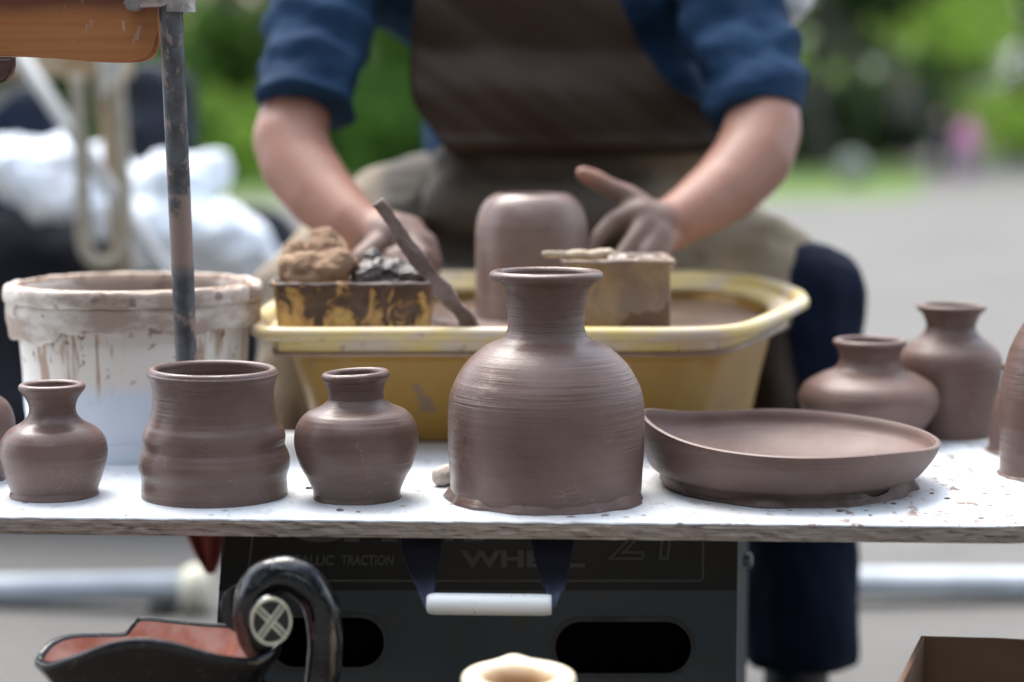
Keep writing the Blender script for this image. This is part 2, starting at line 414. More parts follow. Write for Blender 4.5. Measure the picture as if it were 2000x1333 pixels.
SKINM = simple('skin_far', (.42, .25, .19), (.38, .22, .17), .5)
NAVYF, PINKF, GREYF, BLACKF = cloth('navy_far', (.03, .035, .05)), cloth('pink_far', (.55, .22, .40)), cloth('grey_far', (.17, .17, .17)), cloth('black_far', (.02, .02, .025))
HAIR = simple('brown_hair', (.04, .025, .018), rough=.5, stretch=(4, 4, 1))
far_person(1835, 27.5, .95, NAVYF, BLACKF, HAIR, 'small child in dark navy clothes on the path beside the pink one')
far_person(1886, 26.5, .92, PINKF, cloth('mauve_far', (.3, .18, .3)), HAIR, 'small child in a pink jacket on the far path')
far_person(1765, 38, 1.7, GREYF, BLACKF, HAIR, 'adult in grey standing by the dark trees left of the path')
far_person(1984, 42, 1.2, BLACKF, BLACKF, HAIR, 'figure in black far off at the right end of the path')

# ------------------------------------------------------------------ board with the pots
ZB = 0.5; TH = 0.0158
mt = M('white_laminate')
xx = mt.axis(0)
wet = mt.step(mt.noise(62, 5, (1, .4, 1), .7), .555, .61)
reg = mt.math('ADD', mt.math('MULTIPLY', mt.step(xx, .10, .3), .9), .25)
wet = mt.math('MULTIPLY', wet, reg)
spots = mt.math('MULTIPLY', mt.ramp(mt.voro(42, 'F1', (1, .8, 1)), [(.10, 1), (.15, 0)]), mt.step(mt.noise(17, 2), .46, .52))
c = mt.mix(mt.step(mt.noise(6, 4), .35, .7), (.69, .74, .79), (.60, .65, .70))
c = mt.mix(mt.math('MULTIPLY', wet, .9), c, (.20, .135, .105))
c = mt.mix(mt.math('MULTIPLY', spots, .8), c, (.22, .15, .12))
c = mt.mix(mt.math('MULTIPLY', mt.step(mt.noise(12, 6, (1, .5, 1)), .46, .72), .5), c, (.56, .50, .46))
LAM = mt.done(c, mt.math('ADD', mt.math('MULTIPLY', mt.noise(9, 3), .25), .28), mt.bump(mt.noise(300, 3), .06, .0005, mt.bump(wet, .5, .001)))
me_ = M('weathered_edge')
gr = me_.noise(1, 6, (12, 12, 900), .6, .6); gr2 = me_.noise(1, 5, (60, 60, 420), .6)
c = me_.mix(me_.step(gr, .3, .72), (.22, .165, .13), (.46, .40, .35))
c = me_.mix(me_.step(gr2, .54, .68), c, (.09, .065, .05))
c = me_.mix(me_.math('MULTIPLY', me_.step(me_.noise(30, 4, (1, 1, 2)), .56, .68), .7), c, (.35, .27, .23))
EDGE = me_.done(c, .8, me_.bump(gr2, .9, .0015, me_.bump(gr, .7, .001)))
bpts = []
f0, f1 = G(-500, 1005, ZB), G(1950, 1027.8, ZB)
dirf = (f1-f0).normalized(); nrm = Vector((-dirf.y, dirf.x, 0)); rc = .07
nseg = 160
for i in range(nseg+1): bpts.append(f0.lerp(f1, i/nseg))
cc = f1 + nrm*rc
for i in range(1, 13):
    a = -math.pi/2 + i/12*R(64)
    bpts.append(cc + dirf*math.cos(a)*rc + nrm*math.sin(a)*rc)
bk1, bk0 = G(1930, 864, ZB), G(-500, 828, ZB)
q = bpts[-1]; db = (bk1-bk0).normalized()
kx = (q.x+.02-bk0.x)/db.x; br = bk0 + db*((.64-bk0.x)/db.x)
bpts += [br, bk0]
board = empty('display_board', (0, 1.9, ZB)); tag(board, 'long white topped board with weathered brown edge carrying the row of unfired pots', 'board')
bm = bmesh.new(); N = len(bpts)
def ring(z, off=0, jit=0):
    out = []
    for i, p in enumerate(bpts):
        dn = nrm*off if i < nseg+1 else Vector((0, 0, 0))
        j = jit*noise.noise(Vector((p.x*60, 3+z*900, 0))) if i < nseg+13 else 0
        out.append(bm.verts.new((p.x+dn.x, p.y+dn.y + j, z)))
    return out
rings = [ring(ZB-.0016, 0, .0006), ring(ZB-.004, -.0004, .002), ring(ZB-.008, 0, .0018), ring(ZB-.0125, .0003, .002), ring(ZB-TH, .001, .0015)]
for a, b in zip(rings[:-1], rings[1:]):
    for i in range(N): bm.faces.new((a[i], a[(i+1) % N], b[(i+1) % N], b[i]))
bm.faces.new(rings[0]); bm.faces.new(rings[-1])
link('core', bm_mesh(bm), EDGE, board)
bm = bmesh.new(); a = ring(ZB, -.0002, .0002); b = ring(ZB-.0014, -.0006, .0009)
for i in range(N): bm.faces.new((a[i], a[(i+1) % N], b[(i+1) % N], b[i]))
bm.faces.new(a); bm.faces.new(b); link('laminate_top', bm_mesh(bm), LAM, board)

# ------------------------------------------------------------------ pots
def vessel(name, cx, by, prof, label, m=CLAY, wall=.0045, group='unfired brown clay pots on the board', cat='vase',
           wob=.004, tilt=(0, 0), foot=None, ph=0, z0=ZB, lip=True, lean=0, thick_lip=.0038):
    base = G(cx, by, z0)
    out = []
    for (r, y) in prof:
        p = Q(cx, y, base.y); out.append((r*mpp(p), p.z - z0))
    out[0] = (out[0][0], 0.0)
    P = spline(out, 10)
    rl, zl = P[-1]
    lipr = thick_lip
    ins = [(rl-lipr+lipr*math.cos(R(a)), zl+lipr*.95*math.sin(R(a))) for a in range(15, 200, 15)]
    inner = [(max(min(r-wall-.001, rl-lipr*2.1) if z > zl-.012 else r-wall-.001, .004), z) for r, z in reversed(P) if wall*1.5 < z < zl-lipr*1.4]
    inner = inner + [(inner[-1][0]*.6, wall)] if inner else []
    me = lathe(P + ins + inner, 128, wob, tilt, ph)
    if foot is None and lean == 0:
        o = link(name, me, m, None, (base.x, base.y, z0)); tag(o, label, cat, group); return o
    o = empty(name, (base.x, base.y, z0)); tag(o, label, cat, group)
    link('body', me, m, o, (0, 0, 0))
    if foot:
        rb_, hgt, fl, sd_ = foot[:4]; amp_ = foot[4] if len(foot) > 4 else 1; rb_ *= mpp(base); vs, fs = [], []; n = 150
        for k, (dz, dr) in enumerate([(hgt, .0), (hgt*.75, .35), (hgt*.35, .75), (.0012, 1.0), (.0, 1.02), (.0, .2)]):
            for j in range(n):
                th = 2*math.pi*j/n
                nz = amp_*noise.fractal(Vector((math.cos(th)*1.5+sd_, math.sin(th)*1.5, sd_)), 1, 2, 3)
                f_ = fl*(.35+1.5*max(0, nz+.15)); h_ = 1+.7*nz
                r_ = rb_ + f_*dr - (.0012 if k == 0 else 0)
                vs.append((r_*math.cos(th), r_*math.sin(th), dz*h_))
        for i in range(5):
            for j in range(n): fs.append((i*n+j, i*n+(j+1) % n, (i+1)*n+(j+1) % n, (i+1)*n+j))
        link('trimmed_foot', mesh(vs, fs), m, o, (0, 0, 0))
    return o
vessel('bottle', 1066, 969, [(181, 969), (186, 955), (188, 921), (191, 879), (192, 816), (189, 774), (177, 741), (155, 707), (122, 678), (88, 662), (76.5, 645), (75, 625), (77, 600), (86, 564), (97, 551), (105, 548), (110, 543), (111.5, 538)],
       'largest bottle shaped clay pot with flared rim at the centre of the board', foot=(181, .009, .007, 1.3), wall=.006, thick_lip=.0048, ph=.4, wob=.003)
vessel('vase', 107, 966, [(80, 966), (85, 950), (94, 925), (102, 895), (103, 875), (98, 855), (84, 838), (60, 824), (47, 810), (44.5, 795), (49, 780), (57, 768), (62.5, 761), (64, 756)],
       'small round clay vase with wide flared neck in front of the white bucket', foot=(82, .007, .0042, 4.1, .35), ph=1)
vessel('pot', 420, 966, [(141, 966), (141, 950), (140, 936), (141.5, 926), (146, 911), (146.5, 896), (142.5, 882), (137, 870), (138, 859), (138.5, 850), (134, 836), (126, 822), (119.5, 800), (117, 775), (118, 758), (122, 742), (126.5, 733), (127, 729), (125, 726)],
       'wide open clay pot with two bulging rings standing beneath the metal pole', cat='pot', wob=.005, tilt=(-.012, .004), ph=2.2, thick_lip=.004)
vessel('vase', 697, 971, [(84, 971), (86, 955), (97, 930), (109, 908), (118, 880), (121, 855), (116, 828), (99, 806), (72, 793), (57, 782), (53.5, 772), (55, 758), (60, 745), (65, 739), (66.5, 733)],
       'small clay vase with narrow foot between the open pot and largest bottle', thick_lip=.004, foot=(82, .008, .0042, 7.7, .45), tilt=(.05, .0), ph=.7)
vessel('vase', -62, 935, [(70, 935), (72, 915), (82, 880), (91, 840), (90, 815), (80, 790), (60, 772), (48, 755), (50, 735), (60, 725), (62, 720)],
       'round clay vase cut off by the left edge of the picture', m=CLAY2, foot=(70, .005, .004, 2.2))
vessel('vase', 1695, 862, [(88, 862), (98, 845), (122, 812), (135, 785), (134, 766), (122, 748), (95, 732), (68, 720), (59, 708), (57.5, 698), (61, 684), (67, 676), (71, 669)],
       'squat clay vase standing behind the shallow dish', m=CLAY2, ph=1.4)
vessel('vase', 1852, 850, [(80, 850), (81, 835), (88, 795), (97, 750), (100, 715), (95, 690), (80, 672), (58, 656), (48, 642), (49, 628), (56, 613), (63, 607), (67, 601)],
       'tall clay vase with flared rim at the right rear of the board', m=CLAY2, ph=2)
vessel('bottle', 2052, 928, [(98, 928), (98, 905), (99, 860), (101, 784), (96, 730), (84, 680), (60, 632), (40, 615), (36, 590), (45, 570), (48, 562)],
       'tall clay bottle cut off by the right edge of the picture', m=CLAY, foot=(98, .004, .005, 5.1))
vessel('vase', 1992, 883, [(60, 883), (60, 870), (58, 830), (54, 795), (44, 765), (32, 750), (30, 735), (38, 722), (40, 716)],
       'small clay vase half hidden behind the tall bottle at the right edge', m=CLAY2, foot=(60, .004, .004, 3.3))

# shallow dish, its left side pinched upward
def dish():
    base = G(1535, 945, ZB); o = empty('dish', base); tag(o, 'wide shallow clay dish with warped rim to the right of the largest bottle', 'dish', 'unfired brown clay pots on the board')
    s = mpp(Q(1545, 860, base.y)); sb = mpp(base)
    zr = Q(1545, 845, base.y).z - ZB
    rb_, rr = 233*sb, 288*s
    prof = [(rb_*.99, 0), (rb_, .004), (rb_*1.03, .010), (rr*.915, zr*.34), (rr*.978, zr*.68), (rr, zr*.965), (rr, zr+.0002), (rr-.0035, zr+.0012), (rr-.0055, zr*.955), (rr*.93, zr*.72), (rr*.8, zr*.48), (rr*.6, zr*.32), (rr*.3, zr*.25), (.004, zr*.23)]
    P = spline(prof, 8); n = 180; vs, fs = [], []
    for r, z in P:
        for j in range(n):
            th = 2*math.pi*j/n
            s_ = (z/zr)*(r/rr)**2
            left = max(0, -math.cos(th+.05))
            up = .0175*left**4 - .0058*max(0, math.cos(th))**3 + .0006*math.sin(5*th)
            r_ = r*(1 + .012*left**8*s_ + .003*math.sin(3*th+1))
            vs.append((r_*math.cos(th) + .009*s_ - .006, r_*math.sin(th), z + up*s_))
    for i in range(len(P)-1):
        for j in range(n): fs.append((i*n+j, i*n+(j+1) % n, (i+1)*n+(j+1) % n, (i+1)*n+j))
    fs.append(tuple(reversed(range(n))))
    link('bowl', mesh(vs, fs), CLAYD, o, (0, 0, 0))
    vs, fs = [], []
    for k, (dz, dr) in enumerate([(1, .0), (.7, .3), (.3, .7), (.06, 1.0), (.0, 1.02), (.0, .2)]):
        for j in range(n):
            th = 2*math.pi*j/n; nz = noise.fractal(Vector((math.cos(th)*2.6+9, math.sin(th)*2.6, 2)), 1, 2, 3)
            lift = .006*max(0, -math.cos(th))**2
            r_ = rb_*1.005 + .008*(.5+1.4*max(0, nz+.1))*dr
            vs.append((r_*math.cos(th), r_*math.sin(th), .013*dz*(1+.8*nz) + (lift if dr > .5 and dz > 0 else 0)))
    for i in range(5):
        for j in range(n): fs.append((i*n+j, i*n+(j+1) % n, (i+1)*n+(j+1) % n, (i+1)*n+j))
    link('trimmed_foot', mesh(vs, fs), CLAY, o, (0, 0, 0))
dish()
# little clay roll
a_, b_ = G(862, 950, ZB), G(915, 938, ZB)
STICK = simple('dusty_clay_roll', (.36, .31, .27), (.48, .43, .38), .85, 120, 300, .5, .001)
bm_ = blob([[(a_+Vector((0, 0, .0098)), .0097), (b_+Vector((.012, .03, .0098)), .0095)]], .0014, 1, fold(.0009, 160, 160, 160))
o = link('clay_roll', bm_, STICK); tag(o, 'short pale clay roll lying beside the largest bottle', 'clay roll')
# crumbs of clay on the board
CR = simple('clay_crumb', C1, C2, .6)
for i, (px, py, s_) in enumerate([(603, 955, .0022), (664, 998, .0022), (700, 1001, .0012), (1640, 1000, .0018), (1745, 985, .0016), (1820, 965, .0014), (1700, 1008, .0012), (246, 1008, .001), (1850, 975, .0016), (640, 975, .0011)]):
    p = G(px, py, ZB); bm = bmesh.new()
    bmesh.ops.create_icosphere(bm, subdivisions=2, radius=1, matrix=Matrix.Diagonal((s_*1.5, s_, s_*.6, 1)))
    for v in bm.verts: v.co += v.co*noise.noise(v.co*900+Vector((i, 0, 0)))*.5; v.co.z += s_*.4
    o = link('clay_crumb', bm_mesh(bm, True), CR, None, p); tag(o, 'tiny brown crumb of clay on the white board', 'crumb', 'crumbs of clay on the board')

fr = random.Random(3)
for i in range(24):
    px, py = fr.uniform(1500, 1985), fr.uniform(930, 1015)
    if i > 18: px, py = fr.uniform(880, 1300), fr.uniform(1004, 1014)
    p = G(px, py, ZB); L_ = fr.uniform(.001, .0045); a0 = fr.uniform(-.5, .5); vs = []
    for k in range(10):
        th = k*.628; r_ = 1+.5*noise.noise(Vector((math.cos(th)*2+i, math.sin(th)*2, i)))
        u, v_ = math.cos(th)*L_*r_, math.sin(th)*L_*.45*r_
        vs.append((u*math.cos(a0)-v_*math.sin(a0), u*math.sin(a0)+v_*math.cos(a0), .0003))
    vs += [(x*.6, y*.6, .0007) for x, y, z in vs]
    fs = [(k, (k+1) % 10, 10+(k+1) % 10, 10+k) for k in range(10)] + [tuple(range(10, 20))]
    o = link('clay_fleck', mesh(vs, fs), CR if i % 3 else STICK, None, p); tag(o, 'thin flat fleck of dried clay stuck to the white board', 'fleck', 'flecks of clay on the board')
# ------------------------------------------------------------------ white bucket
bk = empty('bucket', (Q(262, 553, 2.07).x, 2.07, ZB)); tag(bk, 'white plastic bucket streaked with clay behind the left pots', 'bucket')
mb = M('stained_white_plastic'); zz = mb.axis(2)
c = mb.mix(mb.step(zz, .07, .085), (.64, .71, .80), (.74, .70, .65))
c = mb.mix(mb.math('MULTIPLY', mb.step(mb.math('ADD', zz, mb.math('MULTIPLY', mb.noise(30, 4), .06)), .155, .19), .55), c, (.60, .36, .20))
run = mb.step(mb.noise(1, 4, (75, 75, 6), .6, .4), .535, .60)
run = mb.math('MULTIPLY', run, mb.step(mb.math('ADD', zz, mb.math('MULTIPLY', mb.noise(45, 2, (1, 1, .2)), .18)), .145, .18))
c = mb.mix(mb.math('MULTIPLY', run, .8), c, (.34, .19, .11))
sp_ = mb.math('MULTIPLY', mb.step(mb.noise(85, 4), .62, .66), mb.step(zz, .06, .12)); c = mb.mix(sp_, c, (.20, .12, .08))
BKT = mb.done(c, .35, mb.bump(mb.noise(60, 3), .1, .001)); mb.b.inputs['Subsurface Weight'].default_value = .15; mb.b.inputs['Subsurface Radius'].default_value = (.02, .02, .02)
mr = M('clay_smeared_rim')
c = mr.mix(mr.step(mr.noise(13, 6, (1, 1, 2.2), .6), .38, .54), (.66, .61, .55), (.35, .27, .225))
c = mr.mix(mr.step(mr.noise(40, 5), .60, .66), c, (.24, .16, .13))
BRIM = mr.done(c, .5, mr.bump(mr.noise(40, 5), .6, .003))
s = 2.07/F
zr = Q(262, 553, 2.07).z - ZB
link('body', lathe(spline([(.108, 0), (.111, .002), (.1145, .05), (.119, .11), (.1245, zr-.02), (.126, zr-.004), (.122, zr-.004), (.119, .1), (.105, .006), (.02, .005)], 6), 96, .002), BKT, bk, (0, 0, 0))
rim = lathe(spline([(.124, zr-.040), (.131, zr-.041), (.1335, zr-.034), (.1335, zr-.020), (.1325, zr-.017), (.1365, zr-.014), (.1365, zr-.004), (.133, zr+.001), (.128, zr-.001), (.121, zr-.006), (.119, zr-.030)], 5), 160, .003, close=False)
for v in rim.vertices:
    th = math.atan2(v.co.y, v.co.x); n_ = noise.fractal(Vector((math.cos(th)*5, math.sin(th)*5, v.co.z*20)), 1, 2, 4)
    v.co.z += .0022*n_; v.co.x *= 1+.010*n_; v.co.y *= 1+.010*n_
    if v.co.z < zr-.03: v.co.z -= .012*max(0, noise.noise(Vector((math.cos(th)*3+4, math.sin(th)*3, 0)))+.1) + (.010 if 3.6 < (th % 6.283) < 4.25 else 0)
link('rim', rim, BRIM, bk, (0, 0, 0))
link('slip', lathe([(.118, zr-.020), (.08, zr-.019), (.02, zr-.022)], 64), simple('brown_slip', (.10, .055, .04), (.14, .085, .065), .35, 30, 40, .6, .004), bk, (0, 0, 0))

# ------------------------------------------------------------------ wooden stand on a metal pole
p_bot = G(372, 905, ZB); p_bot = Vector((Q(369, 800, 1.925).x, 1.925, ZB)); 
pa, pb = Q(365, 712, 1.905), Q(331, -40, 1.80)
pb2 = Vector(pa) + (Vector(pb)-Vector(pa))*1.25
stand = empty('pole_stand', (p_bot.x, p_bot.y, ZB)); tag(stand, 'grey clay smeared metal pole clamped to an orange brown wooden plank', 'stand')
ms = M('scuffed_metal')
c = ms.mix(ms.step(ms.noise(55, 5), .4, .62), (.045, .05, .06), (.10, .112, .13))
smear = ms.step(ms.noise(24, 6, (1, 1, .5), .65), .535, .575)
patch = ms.math('MULTIPLY', ms.step(ms.axis(2), .70, .715), ms.math('SUBTRACT', 1, ms.step(ms.axis(2), .779, .781)))
sm2 = ms.math('MAXIMUM', smear, ms.math('MULTIPLY', patch, ms.step(ms.noise(20, 5), .38, .44)))
c = ms.mix(ms.math('MULTIPLY', sm2, .9), c, (.30, .22, .19))
PIPE = ms.done(c, ms.math('ADD', ms.math('MULTIPLY', sm2, .35), .38), ms.bump(sm2, .6, .001, ms.bump(ms.noise(200, 4), .3, .0008)), spec=.6)
nP = 40; rp = .0108
ptsP = [Vector(pa).lerp(pb2, i/nP) for i in range(nP+1)]; down = (Vector(pa)-Vector(pb)).normalized()
ptsP = [Vector(pa) + down*((ZB+.001-pa.z)/down.z)] + ptsP
v, f = tube(ptsP, [rp]*len(ptsP), 28); link('pole', mesh(v, f), PIPE, stand)
# clamp
ca, cb = Q(266, 12, 1.80), Q(352, 8, 1.805)
ms2 = simple('clamp_metal', (.25, .22, .21), (.42, .38, .37), .45, 90, 160, .7, .002, metal=.4)
v, f = tube([cb+Vector((0, 0, -.0075)), cb+Vector((0, 0, .04))], [.0142, .0142], 24)
k = len(v); v2, f2 = tube([ca+Vector((0, -.004, .006)), cb+Vector((-.008, -.004, .006))], [.0085, .0085], 18); v += v2; f += [tuple(i+k for i in ff) for ff in f2]
k = len(v); v2, f2 = tube([ca+Vector((-.001, -.016, .002)), ca+Vector((-.001, .012, .002))], [.0075, .0075], 6); v += v2; f += [tuple(i+k for i in ff) for ff in f2]
link('clamp', mesh(v, f, False), ms2, stand)
# plank: outline in the X-Z plane
mw = M('varnished_orange_wood')
g_ = mw.noise(1, 5, (5, 5, 120), .6, .8)
c = mw.mix(mw.step(g_, .35, .68), (.36, .125, .038), (.42, .18, .062))
c = mw.mix(mw.step(mw.math('ADD', mw.axis(2), mw.math('MULTIPLY', mw.noise(8, 2), .02)), 1.0-.05, 1.0-.035), c, (.13, .04, .022))
spl = mw.math('MULTIPLY', mw.step(mw.noise(120, 4, (1, 1, .45)), .64, .68), mw.step(mw.math('ADD', mw.axis(0), 1), .57, .64))
c = mw.mix(mw.math('MULTIPLY', spl, .7), c, (.42, .30, .25))
WOOD = mw.done(c, .38, mw.bump(spl, .5, .001, mw.bump(g_, .15, .001)))
def prism(outline, y0, y1, bev=.003):
    bm = bmesh.new(); fr = [bm.verts.new((p.x, y0, p.z)) for p in outline]; bkk = [bm.verts.new((p.x, y1, p.z)) for p in outline]
    n = len(outline); bm.faces.new(fr); bm.faces.new(list(reversed(bkk)))
    for i in range(n): bm.faces.new((fr[i], fr[(i+1) % n], bkk[(i+1) % n], bkk[i]))
    if bev:
        es = [e for e in bm.edges if abs(e.verts[0].co.y-e.verts[1].co.y) < 1e-6]
        bmesh.ops.bevel(bm, geom=es, offset=bev, segments=3, affect='EDGES')
    return bm_mesh(bm)
ol = [(-400, -150), (309, -150), (310, 60), (309, 88), (304, 104), (294, 115), (278, 121), (240, 123), (180, 121), (110, 115), (40, 111), (-40, 110), (-400, 108)]
link('plank', prism([Q(x, y, 1.82) for x, y in ol], 1.815, 1.833), WOOD, stand)
DKW = simple('dark_stained_wood', (.055, .022, .016), (.09, .04, .03), .45, 30, 40, .2, .001, (1, 1, 4))
ol = [(-300, 112), (26, 112), (26, 130), (22, 145), (12, 158), (-6, 165), (-300, 168)]
link('lower_bracket', prism([Q(x, y, 1.81) for x, y in ol], 1.806, 1.822), DKW, stand)

# ------------------------------------------------------------------ yellow basin (splash pan)
RZ = Q(900, 655, 2.0).z
ZS = RZ - .021
outl = [(-.270, 2.028, 0), (-.235, 2.0, 0), (-.1, 2.0, 0), (.08, 2.0, 0), (.19, 2.002, 0), (.243, 2.03, .001), (.285, 2.10, .005), (.330, 2.20, .010), (.343, 2.25, .012),
        (.342, 2.32, .015), (.315, 2.42, .019), (.25, 2.485, .021), (.10, 2.50, .021), (-.08, 2.49, .021), (-.18, 2.45, .018), (-.245, 2.36, .013), (-.275, 2.24, .008), (-.282, 2.14, .004), (-.279, 2.08, .002)]
cen = Vector((.02, 2.24))
def closed_spline(P, n):
    out = []; L = len(P)
    for i in range(L):
        p0, p1, p2, p3 = P[i-1], P[i], P[(i+1) % L], P[(i+2) % L]
        for s_ in range(n):
            t = s_/n; out.append(tuple(.5*((2*b) + (-a+c_)*t + (2*a-5*b+4*c_-d_)*t*t + (-a+3*b-3*c_+d_)*t**3) for a, b, c_, d_ in zip(p0, p1, p2, p3)))
    return out
OP = closed_spline(outl, 6)
basin = empty('wash_basin', (0.02, 2.24, ZB)); tag(basin, 'large yellow plastic basin with pale rim round the potter wheel', 'basin')
my = M('yellow_plastic')
c = my.mix(my.step(my.noise(7, 4), .35, .7), (.34, .18, .024), (.42, .25, .05))
c = my.mix(my.math('MULTIPLY', my.step(my.noise(13, 5, (1, 1, .6)), .60, .72), .6), c, (.44, .32, .20))
blot = my.math('MULTIPLY', my.step(my.noise(34, 3), .66, .70), .8); c = my.mix(blot, c, (.24, .17, .14))
YEL = my.done(c, .38, my.bump(my.noise(30, 4), .2, .001)); my.b.inputs['Subsurface Weight'].default_value = .12; my.b.inputs['Subsurface Radius'].default_value = (.03, .02, .005)
myr = M('yellow_rim')
c = myr.mix(myr.step(myr.noise(18, 4, (1, 1, 2)), .42, .62), (.64, .50, .19), (.56, .47, .36))
c = myr.mix(myr.math('MULTIPLY', myr.step(myr.noise(70, 4), .65, .70), .7), c, (.30, .22, .20))
YRIM = myr.done(c, .33, myr.bump(myr.noise(60, 4), .25, .001))
n = len(OP)
def inset(k, z, base=False):
    vs = []
    for x, y, dz in OP:
        vs.append((cen.x+(x-cen.x)*k, cen.y+(y-cen.y)*k, z + dz*((z-ZB)/(RZ-ZB) if z > ZB else 0)))
    return vs
def bskin(rows, cap=True):
    vs = [v for r_ in rows for v in r_]; fs = []
    for i in range(len(rows)-1):
        for j in range(n): fs.append((i*n+j, i*n+(j+1) % n, (i+1)*n+(j+1) % n, (i+1)*n+j))
    if cap: fs.append(tuple(reversed(range(n)))); fs.append(tuple((len(rows)-1)*n+j for j in range(n)))
    return mesh(vs, fs)
def offrow(dr, z, push=0.0):
    row = []
    for j in range(n):
        x, y, ddz = OP[j]; x1, y1, _ = OP[(j+1) % n]; x0, y0, _ = OP[j-1]
        t = Vector((x1-x0, y1-y0)).normalized(); nn_ = Vector((t.y, -t.x))
        wf = max(0, min(1, (2.3-y)/.25))
        row.append((x+nn_.x*dr, y+nn_.y*dr+push*wf, z+ddz*max(0, (z-ZB)/(RZ-ZB))))
    return row
def scrow(kx, kf, kb, z):
    row = []
    for x, y, ddz in OP:
        dy = y-cen.y; k = kf + (kb-kf)*max(0, min(1, dy/.2+.5))
        row.append((cen.x+(x-cen.x)*kx, cen.y+dy*k, z+ddz*max(0, (z-ZB)/(RZ-ZB))))
    return row
body = bskin([scrow(.79, .585, .80, ZB+.0005), scrow(.80, .60, .81, ZB+.006), scrow(.83, .70, .83, ZB+.05), scrow(.875, .83, .87, RZ-.025), scrow(.885, .85, .88, RZ-.009), scrow(.875, .84, .87, RZ-.0095), scrow(.87, .83, .865, ZS-.012)])
link('tub', body, YEL, basin)
# rim: rounded roll plus flange
rp_ = []
for k, (dr, dz) in enumerate([(-.045, -.011), (-.036, -.0075), (-.03, -.004), (-.012, -.004), (-.004, -.007), (.001, -.004), (.002, .002), (-.001, .0065), (-.007, .008), (-.013, .006), (-.017, .001), (-.021, -.008), (-.0235, -.024), (-.032, -.024)]):
    row = []
    for j in range(n):
        x, y, ddz = OP[j]; x1, y1, _ = OP[(j+1) % n]; x0, y0, _ = OP[j-1]
        t = Vector((x1-x0, y1-y0)).normalized(); nn_ = Vector((t.y, -t.x))
        row.append((x+nn_.x*dr, y+nn_.y*dr, RZ+ddz+dz))
    rp_.append(row)
vs = [v for r_ in rp_ for v in r_]; fs = []
for i in range(len(rp_)):
    i2 = (i+1) % len(rp_)
    for j in range(n): fs.append((i*n+j, i*n+(j+1) % n, i2*n+(j+1) % n, i2*n+j))
rim_me = mesh(vs, fs); link('rim', rim_me, YRIM, basin)
# clay slurry in the pan
SLUR = M('wet_slurry'); c = SLUR.mix(SLUR.step(SLUR.noise(14, 5), .4, .62), (.36, .25, .19), (.24, .155, .125))
SLUR = SLUR.done(c, .28, SLUR.bump(SLUR.noise(22, 5), .7, .008))
link('slurry', bskin([offrow(-.0215, ZS-.004), offrow(-.0215, ZS)]), SLUR, basin)
# front edge of the pan rests on a foot; wheel head and the pot being turned
wc = Vector((Q(1038, 500, 2.25).x, 2.25, ZS))
wh = link('turntable', lathe(spline([(.10, -.01), (.112, -.008), (.113, .006), (.11, .009), (.06, .0095), (.01, .0095)], 4), 96), simple('clayey_wheel_head', (.2, .14, .12), (.3, .23, .2), .35, 30, 60, .3, .002), None, wc+Vector((0, 0, .006)))
tag(wh, 'round clay covered wheel head under the pot being turned', 'turntable')
zt = wc.z+.0155
def zof(y): return Q(1038, y, 2.25).z - zt
s = 2.25*cp/F*1.0
P = spline([(112*s, 0), (112*s, .02), (111*s, zof(560)), (111*s, zof(480)), (109*s, zof(440)), (101*s, zof(410)), (88*s, zof(391)), (74*s, zof(381)), (68*s, zof(379)), (62*s, zof(382)), (66*s, zof(400)), (95*s, zof(450)), (100*s, zof(560)), (60*s, .01), (.004, .01)], 8)
o = link('clay_cylinder', lathe(P, 128, .002), CLAYW, None, (wc.x, wc.y, zt)); tag(o, 'wet freshly thrown clay pot with domed shoulder between the potter hands', 'pot')

